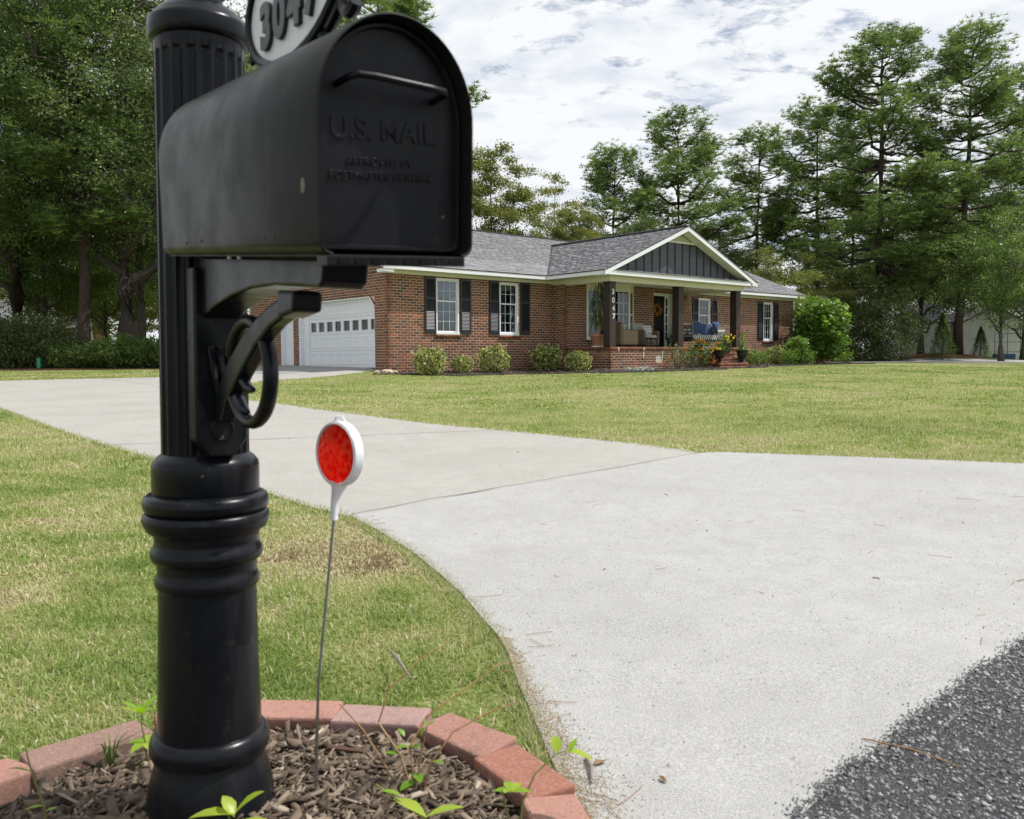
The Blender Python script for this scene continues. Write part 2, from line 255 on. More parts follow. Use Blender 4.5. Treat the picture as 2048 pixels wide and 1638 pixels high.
# ------------------------------------------------------------ mesh helpers
UNIT = {}
class MB:
    def __init__(s): s.v = []; s.f = []
    def add(s, vs, fs):
        o = len(s.v); s.v += [tuple(x) for x in vs]; s.f += [tuple(i + o for i in f) for f in fs]
    def box(s, x0, x1, y0, y1, z0, z1, M_=None):
        vs = [(x, y, z) for z in (z0, z1) for y in (y0, y1) for x in (x0, x1)]
        if M_ is not None: vs = [M_ @ Vector(q) for q in vs]
        s.add(vs, [(0, 2, 3, 1), (4, 5, 7, 6), (0, 1, 5, 4), (2, 6, 7, 3), (0, 4, 6, 2), (1, 3, 7, 5)])
    def hb(s, u0, u1, w0, w1, z0, z1):          # box in house measures: along, outward, height under/over the frieze
        s.box(u0, u1, -w1, -w0, z0 + HB, z1 + HB)
    def prism(s, poly, axis, a, b):             # polygon swept from a to b along axis 0,1,2
        n = len(poly)
        def P(p, t): q = [p[0], p[1]]; q.insert(axis, t); return tuple(q)
        vs = [P(p, a) for p in poly] + [P(p, b) for p in poly]
        s.add(vs, [tuple(range(n))[::-1], tuple(range(n, 2 * n))] + [(i, (i + 1) % n, n + (i + 1) % n, n + i) for i in range(n)])
    def lathe(s, prof, seg=32, c=(0, 0), M_=None, cap=True, flute=None):
        o = len(s.v); vs = []
        for r, z in prof:
            for i in range(seg):
                a = 2 * math.pi * i / seg; vs.append((c[0] + r * math.cos(a), c[1] + r * math.sin(a), z))
        if M_ is not None: vs = [tuple(M_ @ Vector(q)) for q in vs]
        fs = [(j * seg + i, j * seg + (i + 1) % seg, (j + 1) * seg + (i + 1) % seg, (j + 1) * seg + i) for j in range(len(prof) - 1) for i in range(seg)]
        if cap: fs += [tuple(range(seg))[::-1], tuple((len(prof) - 1) * seg + i for i in range(seg))]
        s.add(vs, fs)
    def tube(s, pts, rad, seg=8, cap=True, flat=1.0, side=None):
        pts = [Vector(p) for p in pts]; n = len(pts)
        if not hasattr(rad, '__len__'): rad = [rad] * n
        vs = []; ref = Vector((0, 0, 1)) if side is None else Vector(side)
        for i, p in enumerate(pts):
            d = (pts[min(i + 1, n - 1)] - pts[max(i - 1, 0)]).normalized()
            a = ref.cross(d) if side is None else ref - d * ref.dot(d)
            if a.length < 1e-3: a = Vector((1, 0, 0)).cross(d)
            a.normalize(); b = d.cross(a)
            for k_ in range(seg):
                t = 2 * math.pi * k_ / seg; vs.append(tuple(p + a * math.cos(t) * rad[i] + b * math.sin(t) * rad[i] * flat))
        fs = [(j * seg + i, j * seg + (i + 1) % seg, (j + 1) * seg + (i + 1) % seg, (j + 1) * seg + i) for j in range(n - 1) for i in range(seg)]
        if cap: fs += [tuple(range(seg))[::-1], tuple((n - 1) * seg + i for i in range(seg))]
        s.add(vs, fs)
    def build(s, name, mat, parent=None, smooth=False, bevel=0, **kw):
        me = bpy.data.meshes.new(name); me.from_pydata(s.v, [], s.f); me.update()
        return link(name, me, mat, parent, smooth, bevel, **kw)
def link(name, me, mat, parent=None, smooth=False, bevel=0, **kw):
    o = bpy.data.objects.new(name, me); COL.objects.link(o)
    if mat and len(me.materials) == 0: me.materials.append(MT[mat])
    if smooth:
        me.polygons.foreach_set('use_smooth', [True] * len(me.polygons))
        if smooth != 'all':
            try: me.set_sharp_from_angle(angle=R(38))
            except Exception: pass
    if bevel:
        b = o.modifiers.new('bevel', 'BEVEL'); b.width = bevel; b.segments = 2; b.limit_method = 'ANGLE'
    if parent: o.parent = parent
    for k_, v_ in kw.items(): o[k_] = v_
    return o
def thing(name, label, cat, loc=(0, 0, 0), rz=0, group=None, parent=None):
    o = bpy.data.objects.new(name, None); COL.objects.link(o); o.location = loc; o.rotation_euler = (0, 0, rz)
    o['label'] = label; o['category'] = cat
    if group: o['group'] = group
    return o
def tag(o, label, cat, group=None):
    o['label'] = label; o['category'] = cat
    if group: o['group'] = group
    return o
def tri_mesh(name, V, F, mat, parent=None, tone=None, smooth=False, **kw):
    """V (n,3), F (m,k) numpy arrays -> mesh quickly; tone = one value per face"""
    me = bpy.data.meshes.new(name); nV, (nF, kk) = len(V), F.shape
    me.vertices.add(nV); me.vertices.foreach_set('co', np.ascontiguousarray(V, dtype=np.float32).ravel())
    me.loops.add(nF * kk); me.loops.foreach_set('vertex_index', np.ascontiguousarray(F, dtype=np.int32).ravel())
    me.polygons.add(nF); me.polygons.foreach_set('loop_start', np.arange(0, nF * kk, kk, dtype=np.int32))
    me.update(calc_edges=True)
    if tone is not None:
        a = me.attributes.new('tone', 'FLOAT', 'FACE'); a.data.foreach_set('value', np.clip(tone, 0, 1).astype(np.float32))
    if name is None: return me
    return link(name, me, mat, parent, smooth, **kw)
def unit_brick():
    """one brick, unit size, five slightly chamfered faces (back left out)"""
    if 'b' not in UNIT:
        v = []; c = .04
        # y is outward-normal axis (front at y=0, back at y=1 in local house axes); chamfer on the front edges
        for (x, z) in ((0, 0), (1, 0), (1, 1), (0, 1)): v.append((x, 1, z))
        for (x, z) in ((0, 0), (1, 0), (1, 1), (0, 1)): v.append((x, .12, z))
        for (x, z) in ((c * .4, c), (1 - c * .4, c), (1 - c * .4, 1 - c), (c * .4, 1 - c)): v.append((x, 0, z))
        f = [(8, 9, 10, 11)]
        for i in range(4):
            j = (i + 1) % 4; f += [(i, j, 4 + j, 4 + i), (4 + i, 4 + j, 8 + j, 8 + i)]
        me = bpy.data.meshes.new('brick'); me.from_pydata([(a, b, d) for a, b, d in v], [], f); me.update(); me.materials.append(MT['house_brick']); UNIT['b'] = (me, np.array(v), np.array(f))
    return UNIT['b']

# ------------------------------------------------------------ where the house stands, and the lie of the land
TH = R(40.637); HO = Vector((-3.6166, 25.1615, 2.4531 + ZC)); HB = 2.93
U = Vector((math.cos(TH), math.sin(TH), 0)); W = Vector((math.sin(TH), -math.cos(TH), 0))
def HW(u, w, z=None):
    p = HO + U * u + W * w
    return Vector((p.x, p.y, HO.z + z if z is not None else float(G(p.x, p.y))))
def G(x, y):
    x = np.asarray(x, float); y = np.asarray(y, float)
    u = (x - HO.x) * U.x + (y - HO.y) * U.y; w = (x - HO.x) * W.x + (y - HO.y) * W.y
    g = .0118 * np.clip(y - 1.5, 0, 35)
    def dr(u0, u1, w0, w1): return np.hypot(np.maximum(np.maximum(u0 - u, 0), u - u1), np.maximum(np.maximum(w0 - w, 0), w - w1))
    d = np.minimum(dr(0, 21.7, -9, 0), dr(6.63, 13.8, 0, 2.68))
    bed = .085 * np.exp(-(d / 1.6) ** 2)
    lat = 1 / (1 + np.exp(np.clip((.1 + w) / .35, -50, 50))) / (1 + np.exp(np.clip(-(w + 11), -50, 50)))
    A = .235 * np.exp(-(np.maximum(-u, 0) / 4.) ** 2) * lat
    g = g + np.where(u < .2, np.maximum(bed, A), bed)
    g = g + .48 * np.exp(-((x - 25.6) / 3.0) ** 2 - ((y - 51.5) / 3.2) ** 2) + .10 * np.exp(-((x + 18) / 9) ** 2 - ((y - 41) / 3) ** 2)
    return g

# ground sheet
def axis(stops):
    out = []
    for a, b, st in stops: out += list(np.arange(a, b, st))
    return np.array(out + [stops[-1][1]])
def build_ground():
    xs = axis([(-700, -60, 40), (-60, -14, 2), (-14, 12, .5), (12, 60, 2), (60, 700, 40)]); ys = axis([(-300, -8, 20), (-8, 0, 2), (0, 34, .5), (34, 70, 2), (70, 900, 40)])
    X, Y = np.meshgrid(xs, ys); Z = G(X, Y) - .008
    V = np.stack([X.ravel(), Y.ravel(), Z.ravel()], 1); nx = len(xs); i, j = np.meshgrid(np.arange(nx - 1), np.arange(len(ys) - 1)); a = (j * nx + i).ravel()
    tri_mesh('lawn', V, np.stack([a, a + 1, a + nx + 1, a + nx], 1), 'lawn_soil', smooth='all', kind='structure')
build_ground()
import bmesh
def slab(name, poly, lift, mat, step=.5, th=.10, **kw):
    bm = bmesh.new(); vs = [bm.verts.new((x, y, 0)) for x, y in poly]; bm.faces.new(vs)
    xs = [p[0] for p in poly]; ys = [p[1] for p in poly]
    for ax, lo, hi in ((0, min(xs), max(xs)), (1, min(ys), max(ys))):
        t = math.ceil(lo / step) * step + .013
        while t < hi:
            co = [0, 0, 0]; no = [0, 0, 0]; co[ax] = t; no[ax] = 1
            bmesh.ops.bisect_plane(bm, geom=bm.verts[:] + bm.edges[:] + bm.faces[:], plane_co=co, plane_no=no); t += step
    bmesh.ops.triangulate(bm, faces=bm.faces[:])
    be = [e for e in bm.edges if e.is_boundary]
    for v in bm.verts: v.co.z = float(G(v.co.x, v.co.y)) + lift
    r = bmesh.ops.extrude_edge_only(bm, edges=be)
    for q in r['geom']:
        if isinstance(q, bmesh.types.BMVert): q.co.z -= th
    bmesh.ops.recalc_face_normals(bm, faces=bm.faces[:])
    if bm.faces and sum(f.normal.z for f in bm.faces) < 0: bmesh.ops.reverse_faces(bm, faces=bm.faces[:])
    me = bpy.data.meshes.new(name); bm.to_mesh(me); bm.free(); return link(name, me, mat, **kw)
left_edge = [(-14.5, 19.6), (-9.23, 14.59), (-7.39, 12.35), (-5.07, 9.38), (-3.73, 7.72), (-2.75, 6.59), (-2.03, 5.73), (-1.47, 5.06), (-1.16, 4.65), (-.82, 4.30)]
apron_left = [(-.82, 4.30), (-.62, 3.94), (-.41, 3.51), (-.28, 3.19), (-.18, 2.93), (-.10, 2.66), (-.04, 2.47), (-.01, 2.31), (.01, 2.14), (.04, 1.96), (.06, 1.83), (.08, 1.70), (.11, 1.58), (.125, 1.45), (.13, 1.2), (.12, .95)]
road_edge = [(.12, .95), (.30, 1.28), (.5, 1.49), (.58, 1.57), (.66, 1.66), (.73, 1.71), (.84, 1.82), (.93, 1.92), (1.06, 2.03), (1.19, 2.17), (1.33, 2.28), (1.46, 2.41), (1.75, 2.66), (2.05, 2.95), (2.9, 3.75), (4.2, 4.9), (5.3, 5.6)]
lawn_edge = [(-3.98, 25.45), (-4.35, 24.7), (-5.24, 23.41), (-5.9, 22.6), (-6.33, 22.0), (-6.25, 20.6), (-5.75, 18.4), (-5.35, 16.5), (-4.9, 15.1), (-4.37, 14.16), (-3.88, 13.6), (-2.57, 11.77), (-1.4, 10.23), (-.86, 9.54), (-.13, 8.8), (.37, 8.29), (1.19, 7.39), (1.53, 6.79)]
drive_poly = left_edge + [(-.46, 4.73), (.52, 5.72), (1.53, 6.79)] + lawn_edge[::-1][1:] + [tuple(HW(-.02, -9.3).xy), (-10.2, 31.2), (-9.9, 27), (-10.14, 24.37), (-12.36, 24.27), (-13.89, 23.27), (-15.2, 22.2)]
wob = lambda pts, a: [(x + random.uniform(-a, a), y + random.uniform(-a, a)) for x, y in pts]
slab('driveway', drive_poly, .004, 'concrete_old', kind='structure')
apron_poly = apron_left + road_edge[1:] + [(4.07, 5.90), (3.64, 6.07), (2.57, 6.50), (1.66, 6.83), (1.53, 6.79), (.52, 5.72), (-.46, 4.73)]
# ragged asphalt edge is drawn by the road lying over the slab's edge
slab('driveway_apron', apron_poly, .009, 'concrete_new', step=.4, kind='structure')
def ragged(pts, step, amp):
    out = []
    for (x0, y0), (x1, y1) in zip(pts[:-1], pts[1:]):
        L = math.hypot(x1 - x0, y1 - y0); n = max(1, int(L / step))
        for i in range(n):
            t = i / n; k_ = random.gauss(0, amp); out.append((x0 + (x1 - x0) * t - (y1 - y0) / L * k_, y0 + (y1 - y0) * t + (x1 - x0) / L * k_))
    return out + [pts[-1]]
road_poly = ragged([(-9, -4.2), (-3, -.8), (.12, .95)] + road_edge[1:] + [(9, 8.3), (30, 23)], .022, .007) + [(34, 18), (0, -11)]
slab('road', road_poly, .014, 'asphalt', step=.5, th=.02, kind='structure')
# tooled joints in the concrete
def strip(name, pts, wd, lift, mat, **kw):
    b = MB(); L = []
    P = ragged(pts, .25, .004)
    for i, p in enumerate(P):
        q0 = P[max(i - 1, 0)]; q1 = P[min(i + 1, len(P) - 1)]; d = Vector((q1[0] - q0[0], q1[1] - q0[1])).normalized(); n = Vector((-d.y, d.x)) * wd / 2 * random.uniform(.6, 1.3)
        for s_ in (1, -1): x, y = p[0] + n.x * s_, p[1] + n.y * s_; L.append((x, y, float(G(x, y)) + lift))
    b.add(L, [(2 * i, 2 * i + 1, 2 * i + 3, 2 * i + 2) for i in range(len(P) - 1)]); return b.build(name, mat, **kw)
strip('driveway_joint', [(-.82, 4.30), (-.46, 4.73), (.52, 5.72), (1.53, 6.79)], .010, .0145, 'joint_dark', kind='structure')
strip('driveway_joint', [(-6.3, 11.0), (-4.67, 11.24), (-2.2, 11.3)], .012, .009, 'joint_dark', kind='structure')
strip('driveway_joint', [(-3.72, 7.6), (-3.2, 7.68), (-.1, 8.75)], .012, .009, 'joint_dark', kind='structure')
strip('driveway_joint', [(-11.5, 24.1), (-8.17, 19.63), (-5.5, 17.2)], .014, .009, 'joint_dark', kind='structure')
strip('driveway_joint', [tuple(HW(-3.2, -9).xy), tuple(HW(-3.2, -1.2).xy)], .02, .013, 'joint_dark', kind='structure')
strip('driveway_joint', [tuple(HW(-.1, -4.9).xy), tuple(HW(-3.2, -4.9).xy)], .014, .013, 'joint_dark', kind='structure')
slab('garage_apron', [tuple(HW(*p).xy) for p in ((.0, -9.3), (.0, -.62), (-3.15, -1.0), (-3.15, -9.0))], .009, 'concrete_apron', step=.5, th=.02, kind='structure')
FARD = [(17.5, 49.5), (16.2, 49.5), (16.4, 45.5), (24, 36.8), (42, 25), (60, 18), (60, 34), (30, 45.5), (19.5, 51)]
slab('far_driveway', FARD, .04, 'concrete_new', step=2, kind='structure')
def bed_poly():
    o = [(0.02, 0.0), (-.2, .2), (-.05, .75), (1.2, 1.75), (3.4, 1.95), (4.9, 2.6), (5.5, 3.6), (6.6, 4.05), (9, 4.1), (10.9, 4.1), (11.0, 3.85), (13.2, 3.85), (13.6, 3.9), (16, 2.55), (20, 2.5), (24.4, 2.6), (25.4, 1.4), (25, -1.5), (22, -2)]
    return [tuple(HW(u, w).xy) for u, w in o] + [tuple(HW(22, -.3).xy), tuple(HW(0, -.3).xy)]
BED = bed_poly()
slab('flower_bed', BED, .014, 'mulch_soil', step=.5, kind='structure')
STRAW_R = [(18.2, 50.5), (22, 48.0), (26.5, 48.8), (29.5, 51.5), (28.5, 56), (22, 60), (17, 57)]
STRAW_L = [(-24.5, 36.2), (-18, 35.0), (-10.5, 36.2), (-10.5, 39.5), (-18, 46), (-27, 46)]
slab('pine_straw_bed', STRAW_R, .03, 'pine_straw', step=1, kind='structure')
slab('pine_straw_bed', STRAW_L, .03, 'pine_straw', step=1, kind='structure')
RING_C = (-.455, 1.375)

# ------------------------------------------------------------ the brick house
house = thing('brick_house', 'low red brick ranch house with grey shingle roof and gabled front porch', 'house', (HO.x, HO.y, HO.z - HB), TH)
C_, BP = .0813, .228; JT = .0145; MR = .0045       # course, brick pitch, joint width, joint recess
brick_stuff = []
def brick_rects(u0, u1, z0, z1, holes, phase=0, clip=None):
    out = []; row = 0; z = z1
    while z > z0 + .01:
        zb = max(z - C_ + JT, z0); off = (BP / 2 if row % 2 else 0) + phase
        a0, a1 = (u0, u1) if clip is None else clip(zb)
        k_ = math.floor((a0 - off) / BP); x = off + k_ * BP
        while x < a1:
            segs = [(max(x, a0), min(x + BP - JT, a1))]
            for (h0, h1, b0, b1) in holes:
                if zb < b1 - .02 and z > b0 + .02:
                    ns = []
                    for s0, s1 in segs:
                        if s1 <= h0 or s0 >= h1: ns.append((s0, s1)); continue
                        if s0 < h0: ns.append((s0, h0))
                        if s1 > h1: ns.append((h1, s1))
                    segs = ns
            for s0, s1 in segs:
                if s1 - s0 > .02: out.append((s0, s1, zb, z))
            x += BP
        z -= C_; row += 1
    return out
def cells(u0, u1, z0, z1, holes):
    us = sorted({u0, u1, *[h[i] for h in holes for i in (0, 1) if u0 < h[i] < u1]}); zs = sorted({z0, z1, *[h[i] for h in holes for i in (2, 3) if z0 < h[i] < z1]})
    for a, b in zip(us[:-1], us[1:]):
        for c, d in zip(zs[:-1], zs[1:]):
            m_ = ((a + b) / 2, (c + d) / 2)
            if not any(h[0] < m_[0] < h[1] and h[2] < m_[1] < h[3] for h in holes): yield a, b, c, d
def brick_wall(kind, const, a0, a1, z0, z1, holes=(), face=1, back=.12, individual=None, phase=0, clip=None, noback=False):
    """kind 'w': wall at w=const running along u, facing +w. kind 'u': wall at u=const running along w, facing -u (face=-1) or +u"""
    if not noback:
        b = MB()
        if clip is None:
            for p, q, c, d in cells(a0, a1, z0, z1, holes):
                if kind == 'w': b.hb(p + (MR if p == a0 else 0), q - (MR if q == a1 else 0), const - back, const - MR, c, d)
                elif face < 0: b.hb(const + MR, const + back, p, min(q, a1 - MR), c, d)
                else: b.hb(const - back, const - MR, p, min(q, a1 - MR), c, d)
        else:
            zz = [z0 + (z1 - z0) * i / 12 for i in range(13)]
            for c, d in zip(zz[:-1], zz[1:]):
                p, q = clip(d); 
                if q > p: b.hb(const + MR, const + back, p, q, c, d)
        b.build('wall', 'mortar', house)
    me, uv, uf = unit_brick()
    for (s0, s1, b0, b1) in brick_rects(a0, a1, z0, z1, holes, phase, clip):
        pr = random.uniform(-.0015, .0015); z_ = b0 + HB
        if kind == 'w': O = (s0, -const + pr, z_); ax = ((s1 - s0, 0, 0), (0, .03, 0), (0, 0, b1 - b0))
        elif face < 0: O = (const + pr, -s0, z_); ax = ((0, -(s1 - s0), 0), (.03, 0, 0), (0, 0, b1 - b0))
        else: O = (const - pr, -s1, z_); ax = ((0, s1 - s0, 0), (-.03, 0, 0), (0, 0, b1 - b0))
        if individual and individual(s0, s1, b0, b1):
            o = bpy.data.objects.new('brick', me); COL.objects.link(o); o.parent = house
            mm = Matrix((ax[0], ax[1], ax[2])).transposed().to_4x4(); mm.translation = O; o.matrix_local = mm
        else: brick_stuff.append((O, ax))
ZB = -2.98
win = [(1.725, 2.60), (4.24, 5.06)]; winR = [(14.70, 15.46), (19.31, 20.0)]
WZ = (-1.76, -.045)
hl = [(a, b, WZ[0], WZ[1]) for a, b in win]
cnt = [0]
def near(s0, s1, b0, b1):
    if s1 < 2.16 and s0 > -.01 and cnt[0] < 298: cnt[0] += 1; return True
brick_wall('w', 0, 0, 6.63, ZB, .10, hl, individual=near)
# garage side wall with openings
GD = (-5.53, -.72, -2.80, -.62); SDR = (-6.95, -6.03, -2.80, -.72)
brick_wall('u', 0, -9.5, 0, ZB, .10, [GD, SDR], face=-1)
gcl = lambda z: (-4.75 - max(0, (2.10 - z) / .4167), -4.75 + max(0, (2.10 - z) / .4167))
brick_wall('u', 0, -9.5, 0, .10, 2.08, [], face=-1, clip=lambda z: (max(-9.5, gcl(z)[0]), min(0, gcl(z)[1])))
# wing: short return, front wall with bay, door recess
brick_wall('u', 6.63, 0, .63, ZB, .10, [], face=-1)
DO = (11.18, 12.42, -2.16, -.10)
brick_wall('w', .63, 6.63, 12.95, ZB, .05, [(7.62, 10.06, -1.86, .05), DO])
brick_wall('u', 12.95, 0, .63, ZB, .05, [], face=1)
brick_wall('w', 0, 12.95, 21.72, ZB, .10, [(a, b, WZ[0] - .08, WZ[1] - .10) for a, b in winR])
brick_wall('u', 21.72, -9.5, 0, ZB, .10, [], face=1)
b = MB(); b.hb(0, 21.72, -9.62, -9.5, ZB, .1); b.build('wall', 'mortar', house)
b = MB(); b.prism([(0 + .0, .1 + HB), (9.5, .1 + HB), (4.75, 2.08 + HB)], 0, 21.6, 21.70); b.build('gable_wall', 'mortar', house)
# porch platform
PZ = -2.16
PV = (8.86, 9.20, -2.64, -2.46)
brick_wall('w', 2.68, 6.63, 13.9, ZB, -2.285, [PV])
brick_wall('u', 6.63, .63, 2.68, ZB, -2.285, [], face=-1)
brick_wall('u', 13.9, 0, 2.68, ZB, -2.285, [], face=1)
b = MB(); b.hb(6.645, 13.885, .0, 2.665, -2.9, -2.19); b.build('porch_floor', 'mortar', house)
# rowlock course round the edge of the platform
def rowlock(axis_, const, a0, a1, z0, z1, dep=.2, proud=.012, face=-1):
    me, uv, uf = unit_brick(); x = a0; st = .0775
    while x < a1 - .03:
        e = min(x + st - .009, a1); h = z1 - z0; pr = random.uniform(-.002, .002)
        if axis_ == 'w': O = (x, -const - proud + pr, z0 + HB); ax = ((e - x, 0, 0), (0, dep, 0), (0, 0, h))
        elif face < 0: O = (const - proud + pr, -x, z0 + HB); ax = ((0, -(e - x), 0), (dep, 0, 0), (0, 0, h))
        else: O = (const + proud, -e, z0 + HB); ax = ((0, e - x, 0), (-dep, 0, 0), (0, 0, h))
        brick_stuff.append((O, ax)); x += st
rowlock('w', 2.68, 6.62, 13.9, -2.276, PZ); rowlock('u', 6.63, .64, 2.48, -2.276, PZ); rowlock('u', 13.9, .02, 2.48, -2.276, PZ, face=1)
me, uv, uf = unit_brick()
# porch floor pavers (flat bricks)
for i in range(31):
    for j in range(10):
        u0 = 6.84 + i * .228; w0 = .66 + j * .184
        if u0 < 13.6 and w0 < 2.4: brick_stuff.append(((u0, -w0 - .0, PZ - .035 + HB), ((.219, 0, 0), (0, 0, .035), (0, -.175, 0))))
# steps
for n_, (zt, w1_) in enumerate(((-2.345, 2.98), (-2.53, 3.28), (-2.715, 3.58))):
    u0, u1 = 11.2, 12.9
    b = MB(); b.hb(u0 + .01, u1 - .01, 2.69, w1_ - .015, ZB, zt - .02); b.build('step', 'mortar', house)
    rowlock('w', w1_, u0, u1, zt - .115, zt, dep=.29, proud=0)
    for zz in ([zt - .20] if n_ < 2 else [zt - .20, zt - .285]):
        x = u0
        while x < u1 - .02:
            e = min(x + .219, u1); brick_stuff.append(((x, -w1_ , zz + HB), ((e - x, 0, 0), (0, .05, 0), (0, 0, .072)))); x += BP
    for sgn, uu in ((-1, u0), (1, u1)):
        z = zt - .2
        w0 = 2.69
        for zz in (zt - .10, zt - .185, zt - .27, zt - .355):
            x = w0
            while x < w1_ - .03:
                e = min(x + .219, w1_)
                if sgn < 0: brick_stuff.append(((uu, -x, zz + HB), ((0, -(e - x), 0), (.03, 0, 0), (0, 0, .072))))
                else: brick_stuff.append(((uu, -e, zz + HB), ((0, e - x, 0), (-.03, 0, 0), (0, 0, .072))))
                x += BP
# soldier strips around garage chamfers + window sills
for a, b_ in win:
    x = a - .02
    while x < b_ + .02: brick_stuff.append(((x, -.055, -1.845 + HB), ((.066, 0, 0), (0, .12, 0), (0, 0, .078)))); x += .075
for a, b_ in winR:
    x = a - .05
    while x < b_ + .04: brick_stuff.append(((x, -.055, -1.93 + HB), ((.066, 0, 0), (0, .12, 0), (0, 0, .085)))); x += .075
V = []; F = []
for i, (O, ax) in enumerate(brick_stuff):
    A = np.array(ax); V.append(uv @ A + np.array(O)); F.append(uf + i * 12)
o = tri_mesh('bricks', np.concatenate(V), np.concatenate(F), 'house_brick', house, kind='stuff')
# fill the two upper corners of the garage opening (clipped corners)
b = MB(); ch = .30
for s_, w_ in ((1, GD[1]), (-1, GD[0])):
    b.prism([(-w_, GD[3] + HB), (-w_ + s_ * ch, GD[3] + HB), (-w_, GD[3] - ch + HB)][::s_], 0, .0, .12)
b.build('corner_fill', 'mortar', house)
b = MB()
for s_, w_ in ((1, GD[1]), (-1, GD[0])):
    for i in range(6):
        t = (i + .5) / 6; cy, cz = -w_ + s_ * ch * t, GD[3] - ch * (1 - t) + HB
        mm = Matrix.Translation((-.004, cy - s_ * .0, cz + .03)) @ Matrix.Rotation(s_ * R(45), 4, 'X'); b.box(0, .03, -.033, .031, -.01, .06, mm)
b.build('arch_brick', 'house_brick', house, kind='stuff')

# roof
ZE = .23; SL = .4167; NRM = math.hypot(1, SL)
sh_stuff = []; sh_cnt = [0]
SUV = np.array([(x, y, z) for z in (0, 1) for y in (0, 1) for x in (0, 1)], float); SUF = np.array([(0, 2, 3, 1), (4, 5, 7, 6), (0, 1, 5, 4), (2, 6, 7, 3), (0, 4, 6, 2), (1, 3, 7, 5)])
sme = bpy.data.meshes.new('shingle'); sme.from_pydata([tuple(v) for v in SUV], [], [tuple(f) for f in SUF]); sme.materials.append(MT['shingle'])
def shingles(P0, A, Up, L, span, individual=False):
    """courses on a slope: P0 eave start (local), A unit along eave, Up unit up slope; span(d) -> along range at slope distance d"""
    Nn = A.cross(Up).normalized(); 
    if Nn.z < 0: Nn = -Nn
    ex = .145; d = -.02; r = 0
    while d < L - .03:
        s0, s1 = span(d + ex * .5); x = s0 - random.uniform(0, .15)
        while x < s1:
            w_ = random.choice((.16, .22, .28, .34)); a = max(x, s0); e = min(x + w_ - .003, s1)
            if e - a > .02:
                th = random.choice((.008, .013, .017)); o_ = P0 + A * a + Up * d - Nn * .004
                ax = ((A * (e - a)), (Up * (ex + .05) - Nn * .012), Nn * th)
                if individual and sh_cnt[0] < 298 and r < 9:
                    sh_cnt[0] += 1; ob = bpy.data.objects.new('shingle', sme); COL.objects.link(ob); ob.parent = house
                    mm = Matrix(ax).transposed().to_4x4(); mm.translation = o_; ob.matrix_local = mm
                else: sh_stuff.append((o_, ax))
            x += w_
        d += ex; r += 1
mainL = 5.2 * NRM; V3 = Vector
def P3(u, w, z): return V3((u, -w, z + HB))
UpM = V3((0, 1, SL)).normalized()
def spL(d): run = d / NRM; return (-.35, 5.95 + min(run, 4.08) if run < 4.08 else 22.1)
def spR(d): run = d / NRM; return (14.11 - min(run, 4.08), 22.1) if run < 4.08 else (22.1, 22.1)
shingles(P3(0, .45, ZE), V3((1, 0, 0)), UpM, mainL, lambda d: (spL(d)[0], spL(d)[1] if d / NRM < 4.08 else 22.1), True)
shingles(P3(0, .45, ZE), V3((1, 0, 0)), UpM, 4.08 * NRM, spR)
# wing slopes: along w
UpWl = V3((1, 0, SL)).normalized(); UpWr = V3((-1, 0, SL)).normalized()
# along axis from the front (w=3.08) to the valley
shingles(P3(5.95, 3.10, ZE), V3((0, 1, 0)), UpWl, 4.08 * NRM, lambda d: (0, 2.65 + d / NRM))
shingles(P3(14.11, 3.10, ZE), V3((0, 1, 0)), UpWr, 4.08 * NRM, lambda d: (0, 2.65 + d / NRM))
# pent strip at the foot of the gable
shingles(P3(6.2, 3.09, ZE + .005), V3((1, 0, 0)), V3((0, 1, .22)).normalized(), .42, lambda d: (0 + .3, 7.66 - .3))
# backing planes under the shingles
b = MB()
b.add([P3(-.35, .45, ZE - .02), P3(5.95, .45, ZE - .02), P3(10.03, -3.63, ZE + 1.70 - .02), P3(14.11, .45, ZE - .02), P3(22.1, .45, ZE - .02), P3(22.1, -4.75, 2.38), P3(-.35, -4.75, 2.38)], [(0, 1, 2, 6), (2, 5, 6), (2, 3, 4, 5)])
b.add([P3(-.35, -9.95, ZE - .02), P3(22.1, -9.95, ZE - .02), P3(22.1, -4.75, 2.38), P3(-.35, -4.75, 2.38)], [(1, 0, 3, 2)])
b.add([P3(5.95, 3.10, ZE - .02), P3(5.95, .45, ZE - .02), P3(10.03, -3.63, ZE + 1.68), P3(10.03, 3.10, ZE + 1.68), P3(14.11, 3.10, ZE - .02), P3(14.11, .45, ZE - .02)], [(1, 0, 3, 2), (4, 5, 2, 3)])
b.add([P3(6.1, 3.09, ZE - .012), P3(13.96, 3.09, ZE - .012), P3(13.96, 2.66, ZE + .083), P3(6.1, 2.66, ZE + .083)], [(0, 1, 2, 3)])
b.build('roof', 'roof_grey', house)
# ridge caps and drip edges
cap = MB()
x = -.35
while x < 22.1:
    mm = Matrix.Translation(P3(x, -4.75, 2.405)); cap.box(0, .29, -.13, .0, -.054, 0.006, mm @ Matrix.Shear('XY', 4, (0, 0)) ); cap.add([mm @ V3(q) for q in ((0, -.14, -.05), (.29, -.14, -.05), (.29, 0, .012), (0, 0, .02), (.29, .14, -.05), (0, .14, -.05))], [(0, 1, 2, 3), (3, 2, 4, 5)]); x += .28
w = 3.1
while w > -3.5:
    mm = Matrix.Translation(P3(10.03, w, ZE + 1.70 + .015)); cap.add([mm @ V3(q) for q in ((-.14, 0, -.045), (-.14, .29, -.045), (0, .29, .014), (0, 0, .022), (.14, .29, -.045), (.14, 0, -.045))], [(3, 2, 1, 0), (5, 4, 2, 3)]); w -= .28
cap.build('ridge_cap', 'drip_edge', house, kind='stuff')
V = []; F = []
